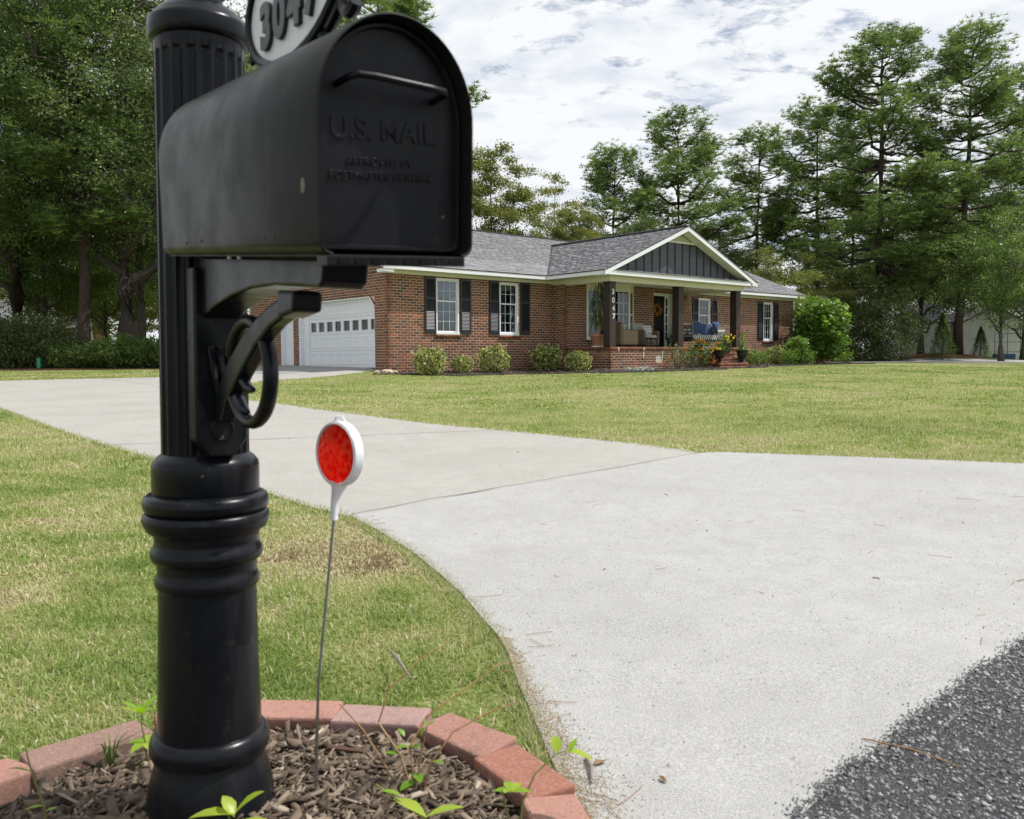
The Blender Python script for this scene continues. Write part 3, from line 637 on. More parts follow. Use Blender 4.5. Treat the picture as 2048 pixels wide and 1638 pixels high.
for i, (O, ax) in enumerate(sh_stuff): V.append(SUV @ np.array([tuple(q) for q in ax]) + np.array(tuple(O))); F.append(SUF + i * 8)
tri_mesh('shingles', np.concatenate(V), np.concatenate(F), 'shingle', house, kind='stuff')
# fascia, soffit, frieze
def hbox(name, mat, *boxes, bevel=0, **kw):
    b = MB()
    for q in boxes: b.hb(*q)
    return b.build(name, mat, house, bevel=bevel, **kw)
hbox('fascia', 'white_trim', (-.35, 5.93, .425, .45, .09, .222)); hbox('fascia', 'white_trim', (14.13, 22.1, .425, .45, .09, .222))
hbox('fascia', 'white_trim', (5.93, 5.955, .452, 3.05, .09, .222)); hbox('fascia', 'white_trim', (14.105, 14.13, .452, 3.05, .09, .222))
hbox('fascia', 'white_trim', (6.25, 13.8, 3.055, 3.08, .09, .228))
hbox('drip_edge', 'drip_edge', (-.36, 5.92, .453, .46, .20, .232), (14.14, 22.1, .453, .46, .20, .232), (5.915, 5.925, .46, 3.07, .20, .232), (14.135, 14.145, .46, 3.07, .20, .232))
hbox('soffit', 'bounce_tinted_trim', (-.35, 6.62, .012, .424, .085, .1)); hbox('soffit', 'bounce_tinted_trim', (12.96, 22.1, .012, .424, .085, .1)); hbox('soffit', 'bounce_tinted_trim', (5.956, 6.62, .43, 3.05, .085, .1), (13.9, 14.10, .43, 3.05, .085, .1), (6.62, 13.9, 2.70, 3.05, .085, .1))
hbox('frieze', 'bounce_tinted_trim', (-.03, 6.60, .004, .03, 0, .084)); hbox('frieze', 'bounce_tinted_trim', (12.97, 21.75, .004, .03, 0, .084)); hbox('frieze', 'bounce_tinted_trim', (6.60, 6.626, .03, .64, -.03, .084))
hbox('eave_return', 'white_trim', (-.35, -.03, .004, .424, 0.0, .10))
# rake of the garage gable and of the far gable
def rake(name, u0, u1, mat, zoff, h, pk=(-4.75, 2.38), wlo=.45, whi=-9.95):
    b = MB()
    for we in (wlo, whi):
        z_e = ZE - .01 + zoff; z_p = pk[1] + zoff
        b.prism([(-we, z_e + HB), (-pk[0], z_p + HB), (-pk[0], z_p - h + HB), (-we, z_e - h + HB)], 0, u0, u1)
    return b.build(name, mat, house)
rake('rake_board', -.375, -.35, 'white_trim', 0.0, .14); rake('rake_board', 22.1, 22.125, 'white_trim', 0, .14)
rake('rake_soffit', -.349, -.0, 'bounce_tinted_trim', -.10, .012); rake('rake_soffit', 21.73, 22.098, 'bounce_tinted_trim', -.10, .012)
# porch gable front: rake boards, soffit, louvre, boards and battens
def wrake(name, w0, w1, mat, zoff, h):
    for ue, s_ in ((5.93, 1), (14.13, -1)):
        b = MB(); z_e = ZE - .01 + zoff; z_p = ZE + 1.70 + zoff; P = [(ue, z_e + HB), (10.03, z_p + HB), (10.03, z_p - h + HB), (ue, z_e - h + HB)]
        vs = [(p[0], -w0, p[1]) for p in P] + [(p[0], -w1, p[1]) for p in P]
        b.add(vs, [(0, 1, 2, 3), (7, 6, 5, 4), (0, 4, 5, 1), (1, 5, 6, 2), (2, 6, 7, 3), (3, 7, 4, 0)]); b.build(name, mat, house)
wrake('rake_board', 3.085, 3.11, 'white_trim', 0, .165); wrake('rake_soffit', 2.70, 3.083, 'bounce_tinted_trim', -.14, .012); wrake('drip_edge', 3.112, 3.122, 'drip_edge', .012, .03)
hbox('rake_foot', 'white_trim', (5.925, 6.24, 3.081, 3.107, .085, .20)); hbox('rake_foot', 'white_trim', (13.82, 14.135, 3.081, 3.107, .085, .20))
zb_, zl = .31, 1.40; gz = lambda u: ZE + 1.70 - .15 - abs(u - 10.03) * SL
x = 7.05 - .4
while x < 13.3:
    a, e = max(x + .002, 6.55), min(x + .398, 13.5)
    pts = [(a, zb_), (e, zb_)]
    top = [(e, min(zl, gz(e)))]
    if a < 10.03 < e and gz(10.03) < zl: top.append((10.03, gz(10.03)))
    for q in (10.03 - (gz(10.03) - zl) / SL, 10.03 + (gz(10.03) - zl) / SL):
        if a < q < e: top.append((q, zl))
    top.append((a, min(zl, gz(a)))); top = sorted(top, key=lambda t: -t[0])
    if max(t[1] for t in top) > zb_ + .02:
        top = [(u, max(z, zb_ + .001)) for u, z in top]
        b = MB(); b.prism([(u, z + HB) for u, z in pts + top], 1, -2.68, -2.62); b.build('board', 'board_navy', house)
        if gz(e + .002) > zb_ + .05 and e < 13.4: b = MB(); b.hb(e - .02, e + .024, 2.681, 2.70, zb_, min(zl, gz(e + .026), gz(e - .02)) - .01); b.build('batten', 'batten_dark', house)
    x += .4
b = MB(); b.prism([(6.3, .2 + HB), (13.76, .2 + HB), (10.03, 1.74 + HB)], 1, -2.60, -2.55); b.build('gable_backing', 'interior', house)
hw = (gz(10.03) - zl) / SL
hbox('louvre_frame', 'bounce_tinted_trim', (10.03 - hw - .05, 10.03 + hw + .05, 2.685, 2.72, zl - .01, zl + .055))
zz = zl + .075; 
while zz < gz(10.03) - .04:
    h2 = (gz(10.03) - zz - .03) / SL; mm = Matrix.Translation((10.03, -2.68, zz + HB)) @ Matrix.Rotation(R(-35), 4, 'X')
    b = MB(); b.box(-h2, h2, -.03, .03, -.006, .006, mm); b.build('louvre_slat', 'bounce_tinted_trim', house); zz += .052
b = MB(); b.prism([(10.03 - hw, zl + .05 + HB), (10.03 + hw, zl + .05 + HB), (10.03, gz(10.03) + HB)], 1, -2.64, -2.62); b.build('louvre_back', 'bounce_tinted_trim', house)
# porch beam and ceiling
hbox('porch_beam', 'bounce_tinted_trim', (6.60, 13.88, 2.42, 2.69, -.075, .084)); hbox('porch_beam', 'bounce_tinted_trim', (6.60, 6.86, .65, 2.415, -.075, .084)); hbox('porch_beam', 'bounce_tinted_trim', (13.62, 13.88, .03, 2.415, -.075, .084))
hbox('porch_ceiling', 'white_trim', (6.87, 13.61, .64, 2.41, .05, .07)); hbox('porch_ceiling', 'white_trim', (12.96, 13.61, .035, .63, .05, .07))
# columns
for i, u in enumerate((6.59, 10.06, 13.43)):
    c = hbox('column', 'stained_wood', (u, u + .28, 2.40, 2.68, PZ, -.115), (u - .02, u + .30, 2.38, 2.70, -.115, -.077), bevel=.006)
    if i == 0: col1 = c
def text_mesh(name, s_, size, mat, M_, parent, ext=.004, offset=0.0, bev=0.0, shear=0, align='CENTER', rs=1.0):
    cu = bpy.data.curves.new(name, 'FONT'); cu.body = s_; cu.size = size; cu.extrude = ext; cu.align_x = align; cu.align_y = 'CENTER'; cu.offset = offset; cu.bevel_depth = bev; cu.shear = shear; cu.space_character = rs
    t = bpy.data.objects.new('tmp', cu); COL.objects.link(t); dg = bpy.context.evaluated_depsgraph_get(); me = bpy.data.meshes.new_from_object(t.evaluated_get(dg)); bpy.data.objects.remove(t)
    me.materials.clear(); o = link(name, me, mat, parent); o.matrix_local = M_; return o
# numerals on the first column (their local frame: x along u, y up)
for ch_, z_, du in (('3', -.41, -.02), ('0', -.68, -.01), ('4', -.935, .0), ('7', -1.19, .01)):
    mm = Matrix.Translation((6.76 + du, -2.686, z_ + HB)) @ Matrix.Rotation(R(90), 4, 'X')
    text_mesh('numeral', ch_, .235, 'white_trim', mm, col1, .004, .006)
# windows
def pane_mesh(w_, h_):
    k_ = ('p', round(w_, 3), round(h_, 3))
    if k_ not in UNIT:
        b = MB(); b.box(0, w_, -.003, .003, 0, h_); me = bpy.data.meshes.new('pane'); me.from_pydata(b.v, [], b.f); me.materials.append(MT['window_glass']); UNIT[k_] = me
    return UNIT[k_]
def window(a, b_, z0, z1, wf, lower=3, M_=None, trim=.055):
    """double hung window in the wall plane w=wf; cols 3, 2 rows over `lower` rows"""
    fr = MB(); q = trim
    for bx in ((a, a + q, wf - .06, wf + .012, z0, z1), (b_ - q, b_, wf - .06, wf + .012, z0, z1), (a + q, b_ - q, wf - .06, wf + .012, z1 - q, z1), (a - .01, b_ + .01, wf - .06, wf + .035, z0, z0 + .07)): fr.hb(*bx)
    f = fr.build('window', 'white_trim', house)
    zm = z1 - q - (z1 - z0 - q - .07) * .405; ia, ib = a + q, b_ - q
    for nm, s0, s1, wo, rows in (('upper_sash', zm - .015, z1 - q, wf - .02, 2), ('lower_sash', z0 + .07, zm + .015, wf - .045, lower)):
        sb = MB(); t = .032
        for bx in ((ia, ia + t, wo - .02, wo, s0, s1), (ib - t, ib, wo - .02, wo, s0, s1), (ia + t, ib - t, wo - .02, wo, s0, s0 + t + .008), (ia + t, ib - t, wo - .02, wo, s1 - t, s1)): sb.hb(*bx)
        gw = (ib - ia - 2 * t); gh = (s1 - s0 - 2 * t - .008); z_ = s0 + t + .008
        for i in (1, 2): sb.hb(ia + t + gw * i / 3 - .0045, ia + t + gw * i / 3 + .0045, wo - .013, wo - .003, z_, s1 - t)
        for i in range(1, rows): sb.hb(ia + t, ib - t, wo - .012, wo - .004, z_ + gh * i / rows - .0045, z_ + gh * i / rows + .0045)
        o = sb.build(nm, 'white_trim', f)
        for i in range(3):
            for j in range(rows):
                p = bpy.data.objects.new('pane', pane_mesh(gw / 3 - .013, gh / rows - .013)); COL.objects.link(p); p.parent = f
                p.location = (ia + t + gw * i / 3 + .0065, -(wo - .014), z_ + gh * j / rows + .0065 + HB)
    cb = MB(); n_ = 26; vs = []
    for i in range(n_ + 1):
        x = ia + (ib - ia) * i / n_; y = -(wf - .13) + .012 * math.sin(i * 1.9)
        vs += [(x, y, z0 + HB + .02), (x, y, (zm + (.0 if lower == 3 else .5)) + HB)]
    cb.add(vs, [(2 * i, 2 * i + 2, 2 * i + 3, 2 * i + 1) for i in range(n_)]); cb.build('curtain', 'curtain', f)
    ib_ = MB(); ib_.hb(a, b_, wf - .5, wf - .48, z0, z1); ib_.build('room_back', 'interior', f)
    return f
def shutter(a, b_, z0, z1, wf=.0):
    f = MB(); t = .05; zm = z1 - (z1 - z0) * .385
    for bx in ((a, a + t, wf + .008, wf + .04, z0, z1), (b_ - t, b_, wf + .008, wf + .04, z0, z1), (a + t, b_ - t, wf + .008, wf + .04, z0, z0 + .12), (a + t, b_ - t, wf + .008, wf + .04, z1 - .09, z1), (a + t, b_ - t, wf + .008, wf + .04, zm - .035, zm + .035), (a + t, b_ - t, wf + .008, wf + .012, z0, z1)): f.hb(*bx)
    o = f.build('shutter', 'shutter_navy', house)
    l_ = MB()
    for z_a, z_b in ((z0 + .12, zm - .035), (zm + .035, z1 - .09)):
        n_ = int((z_b - z_a) / .042)
        for i in range(n_):
            zc = z_a + (i + .5) * (z_b - z_a) / n_
            l_.add([(a + t, -(wf + .036), zc - .012 + HB), (b_ - t, -(wf + .036), zc - .012 + HB), (b_ - t, -(wf + .014), zc + .024 + HB), (a + t, -(wf + .014), zc + .024 + HB)], [(0, 1, 2, 3)])
    l_.build('louvers', 'shutter_navy', o, kind='stuff')
for a, b_ in win:
    window(a, b_, WZ[0], WZ[1], .0)
for a, b_ in ((1.305, 1.715), (2.655, 3.065), (3.82, 4.225), (5.15, 5.55)): shutter(a, b_, -1.73, -.012)
for a, b_ in winR: window(a, b_, WZ[0] - .08, WZ[1] - .10, .0, trim=.05)
for a, b_ in ((14.31, 14.675), (15.56, 15.935), (18.87, 19.275), (20.11, 20.47)): shutter(a, b_, -1.78, -.12)
# bay window on the porch
bay = thing_b = MB(); P = [(7.62, .64), (8.28, 1.02), (9.42, 1.02), (10.06, .64)]
bf = bpy.data.objects.new('bay_window', None); COL.objects.link(bf); bf.parent = house
def bay_face(p, q, cols, rows, lowrows, nm):
    d = V3((q[0] - p[0], -(q[1] - p[1]), 0)); L = d.length; ang = math.atan2(d.y, d.x); T = Matrix.Translation((p[0], -p[1], HB)) @ Matrix.Rotation(ang, 4, 'Z')
    b = MB(); z0, z1, zh = -1.86, .06, -.21
    for bx in ((0, L, 0, .05, zh, z1), (0, .07, -.004, .05, z0, zh), (L - .07, L, -.004, .05, z0, zh), (.07, L - .07, 0, .05, z0, z0 + .09), (-.02, L + .02, -.05, .04, z0 - .03, z0)): b.box(*bx, T)
    mid = (z0 + zh) / 2 if cols < 2 else None
    i0, i1, j0, j1 = .07, L - .07, z0 + .09, zh
    for i in range(1, cols): x = i0 + (i1 - i0) * i / cols; b.box(x - .009, x + .009, .012, .03, j0, j1, T)
    R_ = rows
    for j in range(1, R_): z = j0 + (j1 - j0) * j / R_; t = .025 if (cols < 3 and R_ == 2) else .009; b.box(i0, i1, .01, .032, z - t, z + t, T)
    b.build('bay_frame', 'bounce_tinted_trim', bf)
    for i in range(cols):
        for j in range(R_):
            g = MB(); g.box(i0 + (i1 - i0) * i / cols + .009, i0 + (i1 - i0) * (i + 1) / cols - .009, .018, .024, j0 + (j1 - j0) * j / R_ + .009, j0 + (j1 - j0) * (j + 1) / R_ - .009, T); g.build('pane', 'window_glass', bf)
bay_face(P[0], P[1], 1, 2, 0, 'l'); bay_face(P[1], P[2], 4, 4, 0, 'c'); bay_face(P[2], P[3], 1, 2, 0, 'r')
b = MB(); b.hb(7.7, 8.1, .05, .08, -1.8, -.2); b.hb(8.2, 8.8, .55, .57, -1.8, -.2); b.build('room_back', 'interior', bf)
b = MB(); n_ = 40; vs = []
for i in range(n_ + 1): x = 8.7 + 1.1 * i / n_; y = -.60 + .02 * math.sin(i * 1.5); vs += [(x, y, -1.84 + HB), (x, y, -.2 + HB)]
b.add(vs, [(2 * i, 2 * i + 2, 2 * i + 3, 2 * i + 1) for i in range(n_)]); b.build('curtain', 'curtain', bf)
b = MB(); b.hb(7.55, 10.1, .0, .02, -1.9, .05); b.build('room_back', 'interior', bf)
# front door, recessed, with sidelight
b = MB(); dw = .33
for bx in ((11.18, 12.42, dw - .02, dw + .03, -.20, -.10), (11.18, 11.22, dw - .02, dw + .03, PZ, -.2), (12.15, 12.17, dw - .02, dw + .02, PZ, -.2), (12.40, 12.42, dw - .02, dw + .03, PZ, -.2), (11.18, 12.42, dw - .02, .66, PZ - .02, PZ + .02)): b.hb(*bx)
# pale sidelight panel on the hinge side, seen right of the leaf
for bx in ((12.17, 12.22, dw - .01, dw + .01, PZ, -.2), (12.33, 12.40, dw - .01, dw + .01, PZ, -.2), (12.22, 12.33, dw - .01, dw + .01, PZ, PZ + .30), (12.22, 12.33, dw - .01, dw + .01, -.28, -.2)): b.hb(*bx)
for i in range(1, 5): z = PZ + .30 + i * (1.58) / 5; b.hb(12.22, 12.33, dw - .008, dw + .008, z - .02, z + .02)
dfr = b.build('door_frame', 'white_trim', house)
for i in range(5):
    z = PZ + .32 + i * 1.58 / 5; g = MB(); g.hb(12.22, 12.33, dw - .006, dw, z, z + .276); g.build('sidelight_pane', 'dark_glass', dfr)
b = MB(); b.hb(11.22, 12.15, dw - .04, dw - .005, PZ + .02, -.2); dr = b.build('front_door', 'door_black', house)
b = MB()
for i in range(2):
    for z0, z1 in ((-2.0, -1.45), (-1.35, -.85), (-.75, -.35)): b.hb(11.34 + i * .40, 11.62 + i * .40, dw - .006, dw + .004, z0, z1)
b.build('door_panel', 'door_black', dr, bevel=.004)
b = MB(); b.tube([P3(12.08, dw, -1.2), P3(12.08, dw + .06, -1.18), P3(12.08, dw + .06, -1.05), P3(12.08, dw, -1.03)], .01, 6); b.build('door_handle', 'galvanised', dr)
for s_ in (11.18, 12.42): b = MB(); b.hb(s_ - (.09 if s_ < 12 else 0), s_ + (.09 if s_ > 12 else 0), dw, .60, PZ, -.1); b.build('door_reveal', 'bounce_tinted_trim', house)
b = MB(); b.hb(11.18, 12.42, dw, .62, -.10, -.02); b.build('door_reveal', 'bounce_tinted_trim', house)
# foundation vent
b = MB(); b.hb(8.86, 9.20, 2.60, 2.65, -2.64, -2.46); v_ = b.build('foundation_vent', 'vent_black', house)
for i in range(4): z = -2.635 + i * .056; b = MB(); b.hb(8.865, 9.195, 2.655, 2.672, z, z + .015); b.build('vent_slat', 'white_trim', v_)
# white mortar drips on the porch face are wear with a shape: small smears
for u, z, h in ((6.98, -2.17, .12), (8.22, -2.18, .09), (8.2, -2.32, .20), (9.17, -2.30, .22)):
    b = MB(); b.hb(u, u + .035, 2.69, 2.697, z - h, z); b.build('paint_drip', 'bounce_tinted_trim', house)
# garage door
gd = bpy.data.objects.new('garage_door', None); COL.objects.link(gd); gd.parent = house
b = MB()
gx0, gx1 = -5.12, -.735
b.box(.17, .20, -gx1, -gx0, GD[2] + HB, GD[3] + HB)
def gbox(b, w0, w1, z0, z1, x0, x1): b.box(x0, x1, -w1, -w0, z0 + HB, z1 + HB)
sec_h = .53; tops = []
for i in range(4):
    z0 = -2.765 + i * sec_h; z1 = z0 + sec_h - .006
    s_ = MB(); gbox(s_, gx0, gx1, z0, z1, .16, .195)
    if i == 2:
        s_ = MB(); pw = (gx1 - gx0) / 8; z_a, z_b = z0 + .10, z1 - .11
        gbox(s_, gx0, gx1, z0, z_a, .16, .195); gbox(s_, gx0, gx1, z_b, z1, .16, .195)
        for j in range(9):
            c = gx0 + j * pw; gbox(s_, max(gx0, c - .085), min(gx1, c + .085), z_a, z_b, .16, .195)
    so = s_.build('door_section', 'white_trim', gd, bevel=0)
    for j in range(8):
        pw = (gx1 - gx0) / 8; c = gx0 + (j + .5) * pw
        if i == 2:
            g = MB(); gbox(g, c - pw / 2 + .085, c + pw / 2 - .085, z0 + .10, z1 - .11, .185, .19); g.build('window_pane', 'dark_glass', gd)
            g = MB(); q = pw / 2 - .085; zA, zB = z0 + .10, z1 - .11
            for bx in ((c - q - .02, c + q + .02, zA - .02, zA), (c - q - .02, c + q + .02, zB, zB + .02), (c - q - .02, c - q, zA, zB), (c + q, c + q + .02, zA, zB)): gbox(g, *bx, .150, .16)
            g.build('pane_frame', 'white_trim', gd)
        else:
            g = MB(); w0, w1, zA, zB = c - pw / 2 + .05, c + pw / 2 - .05, z0 + .09, z1 - .09; X = .1599
            g.add([(X, -w0, zA + HB), (X, -w1, zA + HB), (X, -w1, zB + HB), (X, -w0, zB + HB)] + [(X - .014, -w0 - .012, zA + .012 + HB), (X - .014, -w1 + .012, zA + .012 + HB), (X - .014, -w1 + .012, zB - .012 + HB), (X - .014, -w0 - .012, zB - .012 + HB)] + [(X - .002, -w0 - .03, zA + .03 + HB), (X - .002, -w1 + .03, zA + .03 + HB), (X - .002, -w1 + .03, zB - .03 + HB), (X - .002, -w0 - .03, zB - .03 + HB)],
                  [(0, 1, 5, 4), (1, 2, 6, 5), (2, 3, 7, 6), (3, 0, 4, 7), (4, 5, 9, 8), (5, 6, 10, 9), (6, 7, 11, 10), (7, 4, 8, 11), (8, 9, 10, 11)])
            g.build('raised_panel', 'white_trim', gd)
# white jamb lining with clipped corners
b = MB()
gbox(b, GD[0], GD[0] + .03, -2.79, GD[3] - ch, -.006, .17); gbox(b, GD[0] + ch, GD[1] - ch, GD[3] - .03, GD[3] - .002, -.006, .17)
gbox(b, GD[0] + .03, gx0, -2.79, GD[3] - .2, .12, .16); gbox(b, GD[1] - .012, GD[1] - .001, -2.79, GD[3] - ch, -.004, .17)
for s_, w_ in ((1, GD[1]), (-1, GD[0])):
    y0, z0 = -w_, GD[3] - ch + HB; y1, z1 = -w_ + s_ * ch, GD[3] + HB; t = .03
    vs = [(x, y, z) for x in (-.006, .17) for y, z in ((y0, z0), (y1, z1), (y1, z1 - t * 1.4), (y0 + s_ * t * 1.4 * 0, z0 - t * 1.4))]
    b.add(vs, [(0, 1, 2, 3), (7, 6, 5, 4), (0, 4, 5, 1), (1, 5, 6, 2), (2, 6, 7, 3), (3, 7, 4, 0)])
b.build('door_jamb', 'white_trim', gd)
b = MB(); gbox(b, GD[0] - .05, GD[0], -2.79, GD[3] - ch + .02, -.02, -.003); b.build('door_trim', 'white_trim', gd)
# walk door beside it
b = MB(); gbox(b, SDR[0], SDR[0] + .07, -2.77, SDR[3], -.02, .16); gbox(b, SDR[0] + .07, SDR[1], SDR[3] - .06, SDR[3], -.01, .16); gbox(b, SDR[1] - .025, SDR[1], -2.77, SDR[3] - .06, -.005, .16); gbox(b, SDR[0] + .07, SDR[1] - .025, -2.76, SDR[3] - .06, .13, .17)
sdr = b.build('side_door', 'white_trim', house)
for z0, z1 in ((-2.6, -2.05), (-1.98, -1.55), (-1.48, -.9)):
    b = MB(); gbox(b, SDR[0] + .2, SDR[1] - .15, z0, z1, .122, .13); b.build('door_panel', 'white_trim', sdr, bevel=.004)
# downspout on the far corner, wall lantern, hose box
b = MB(); b.hb(21.60, 21.68, .03, .09, -2.75, .02); b.hb(21.58, 21.70, .03, .30, -2.78, -2.7); b.build('downspout', 'white_trim', house, bevel=.01)
b = MB(); b.tube([P3(12.8, .64, -.15), P3(12.8, .78, -.10), P3(12.8, .80, -.16)], .008, 6); L_ = b.build('wall_lantern', 'pot_black', house)
b = MB(); b.lathe([(.03, -.16 + HB), (.055, -.19 + HB), (.04, -.34 + HB), (.02, -.36 + HB)], 8, (12.8, -.80)); b.build('lantern_glass', 'pot_black', L_)
b = MB(); b.hb(5.75, 6.45, .10, .45, -2.75, -2.16); b.hb(5.72, 6.48, .08, .47, -2.16, -2.10)
tag(b.build('hose_box', 'pot_black', None, bevel=.03), 'black storage box in the inner corner of the brick walls', 'box')
bpy.data.objects['hose_box'].matrix_world = house.matrix_basis

# ------------------------------------------------------------ mailbox on its fluted post
PC = V3((-.545, 1.5, 0)); YAW = R(36.33)
AX = V3((math.cos(YAW), math.sin(YAW), 0)); FW = -V3((-math.sin(YAW), math.cos(YAW), 0))      # across / towards the box front
post = thing('mailbox_post', 'black fluted decorative mailbox post with ringed base at the left', 'post', (PC.x, PC.y, 0), YAW)
post.rotation_euler = (0, 0, YAW)
def zp(y):
    q = -(y - 809 - 3.6) / 1715; return ZC + 1.5 * (q * math.cos(pt) - math.sin(pt)) / (math.cos(pt) + q * math.sin(pt))
k_ = 1.5 / 1715 * .945
b = MB()
def prof(L): return [(hw_ * k_, zp(y)) for hw_, y in L]
b.lathe(prof([(108, 1640), (118, 1632), (128, 1618), (132, 1596), (130, 1572), (124, 1545), (116, 1518), (111, 1503), (110, 1496)]), 64)
b.lathe(prof([(111, 1500), (119, 1496), (123.5, 1486), (124, 1474), (121, 1463), (114, 1455), (107, 1452)]), 64)
b.lathe(prof([(107, 1455), (105, 1380), (102.5, 1280), (100.5, 1200), (100, 1165)]), 64)
b.lathe(prof([(101, 1170), (104.5, 1166), (107, 1158), (106.5, 1149), (103, 1142), (101, 1138), (101.5, 1125), (103, 1114)]), 64)
b.lathe(prof([(104, 1117), (110, 1114), (114.5, 1106), (115, 1098), (112, 1090), (108, 1085), (106, 1078), (107, 1068), (112, 1056), (116, 1052)]), 64)
b.lathe(prof([(116, 1055), (122, 1053), (124, 1047), (128, 1041), (130, 1033), (128, 1024), (122, 1019), (117, 1018)]), 64)
b.lathe(prof([(117, 1019), (124, 1015), (128, 1006), (128.5, 998), (125, 989), (118, 984), (110, 982)]), 64)
b.build('base', 'post_paint', post, smooth=True)
plinth = MB(); plinth.lathe([(.135, .0), (.135, .016), (.12, .03), (k_ * 108, zp(1639))], 48); plinth.build('foot_plate', 'post_paint', post, smooth=True)
b = MB(); b.lathe(prof([(100, 988), (106, 985), (109, 978), (109, 930), (107, 921), (100, 913), (92, 907), (88, 904)]), 64); b.build('collar', 'post_paint', post, smooth=True)
# fluted shaft
b = MB(); NF = 20; seg = NF * 8; rc = 88.5 * k_; zlo, zhi = zp(912), zp(88)
def frad(i, dep):
    t = (i % 8) / 8.0; f_ = 0
    if 2 <= i % 8 <= 6: f_ = math.sin((i % 8 - 1.5) / 5 * math.pi) ** .6
    return rc - dep * f_
rows = [(zlo, 1), (zp(128), 1), (zp(121), .75), (zp(117), 0), (zhi, 0)]
vs = []
for z, dd in rows:
    for i in range(seg): a = 2 * math.pi * i / seg; r_ = frad(i, .0062 * dd); vs.append((r_ * math.cos(a), r_ * math.sin(a), z))
b.add(vs, [(j * seg + i, j * seg + (i + 1) % seg, (j + 1) * seg + (i + 1) % seg, (j + 1) * seg + i) for j in range(len(rows) - 1) for i in range(seg)])
b.build('fluted_shaft', 'post_paint', post, smooth=True)
b = MB(); b.lathe(prof([(90, 92), (98, 88), (100.5, 82), (100.5, 57), (99, 52), (93, 47), (90, 42), (80, 30), (62, 18), (56, 14), (48, 10), (46, 2), (49, -6), (55, -12), (46, -18), (50, -30), (56, -48), (54, -70), (42, -88), (22, -100), (10, -106), (0.5, -108)]), 64); b.build('finial_cap', 'post_paint', post, smooth=True)
post.rotation_euler = Matrix.Rotation(R(.55), 3, 'Y').to_4x4().to_3x3().to_euler()
post.rotation_euler.rotate_axis('Z', YAW)

# bracket in its own frame: x = across, y = back (away from box front); s = -y forward
br = bpy.data.objects.new('bracket', None); COL.objects.link(br); br.parent = post
def SP(s, z, t=0): return V3((t, -s, z + ZC))
def sheet(b, poly, t0, t1):
    n = len(poly); vs = [SP(s, z, t0) for s, z in poly] + [SP(s, z, t1) for s, z in poly]
    b.add(vs, [tuple(range(n)), tuple(range(n, 2 * n))[::-1]] + [((i + 1) % n, i, n + i, n + (i + 1) % n) for i in range(n)])
b = MB(); up_ = [(.06, .058), (.105, .070), (.15, .081), (.23, .0935), (.315, .1005), (.40, .0995), (.48, .094), (.595, .082)]
top_ = [(.60, .118), (.06, .158)]
up_[-1] = (.555, .0865); 
sheet(b, up_ + [(.566, .093), (.570, .113), (.568, .121)] + [(.06, .169)], -.030, .030); b.build('bracket_arm', 'post_paint', br, bevel=.004)
b = MB(); S_out = [(.448, .068), (.4258, .066), (.347, .046), (.283, .018), (.212, -.026), (.148, -.072), (.1235, -.105)]
S_in = [(.0916, -.1047), (.0946, -.072), (.1264, -.0311), (.1743, .005), (.2354, .0388), (.2915, .0614), (.3533, .0797), (.41, .0894), (.448, .092)]
sheet(b, S_out + S_in, -.013, .013); b.build('curved_brace', 'post_paint', br, bevel=.005)
b = MB(); sheet(b, [(.395, .056), (.452, .063), (.455, .090), (.395, .094)], -.021, .021); b.build('brace_block', 'post_paint', br, bevel=.005)
# oval scroll
def oval(cx, cz, rx, rz, tilt, t, r_, a0=0, a1=360, n=48, tt=0):
    pts = []
    for i in range(n + 1):
        a = R(a0 + (a1 - a0) * i / n); x = rx * math.cos(a); z = rz * math.sin(a)
        pts.append(SP(cx + x * math.cos(tilt) - z * math.sin(tilt), cz + x * math.sin(tilt) + z * math.cos(tilt), tt))
    b = MB(); b.tube(pts, r_, 12, cap=True, flat=.85, side=(1, 0, 0)); return b
oval(.230, -.020, .086, .077, R(-8), 0, .0118, -150, 170, 60).build('oval_scroll', 'post_paint', br, smooth=True)
b = MB(); b.tube([SP(.160, -.050), SP(.180, -.066), SP(.200, -.079), SP(.220, -.082)], [.006, .010, .009, .003], 8, side=(1, 0, 0)); b.build('scroll_leaf', 'post_paint', br, smooth=True)
b = MB(); b.tube([SP(.19, -.022), SP(.205, -.036), SP(.224, -.046), SP(.242, -.047)], [.008, .009, .0075, .0045], 8, side=(1, 0, 0)); b.build('scroll_leaf', 'post_paint', br, smooth=True)
# back plate hugging the shaft
b = MB(); Q = [(-.046, .15), (-.046, -.135), (-.022, -.166), (.022, -.166), (.046, -.135), (.046, .15)]
vs = [V3((x, -.066, z + ZC)) for x, z in Q] + [V3((x * .93, -.092, (z * .985) + ZC)) for x, z in Q]; n = 6
b.add(vs, [tuple(range(n, 2 * n))[::-1]] + [((i + 1) % n, i, n + i, n + (i + 1) % n) for i in range(n)]); bp = b.build('back_plate', 'post_paint', br, bevel=.004)
for z_ in (-.118,):
    mm = Matrix.Translation((0, -.0925, z_ + ZC)) @ Matrix.Rotation(R(90), 4, 'X'); b = MB(); b.lathe([(.020, -.002), (.0205, .0015), (.017, .0025), (.015, -.001), (.014, -.006), (.004, -.0065)], 24, (0, 0), mm); b.build('bolt_hole', 'post_paint', br, smooth=True)
    b = MB(); b.lathe([(.0135, -.0055), (.0135, -.0042), (.006, -.004), (.003, -.005)], 16, (0, 0), mm); b.build('bolt_head', 'washer_rust', br)
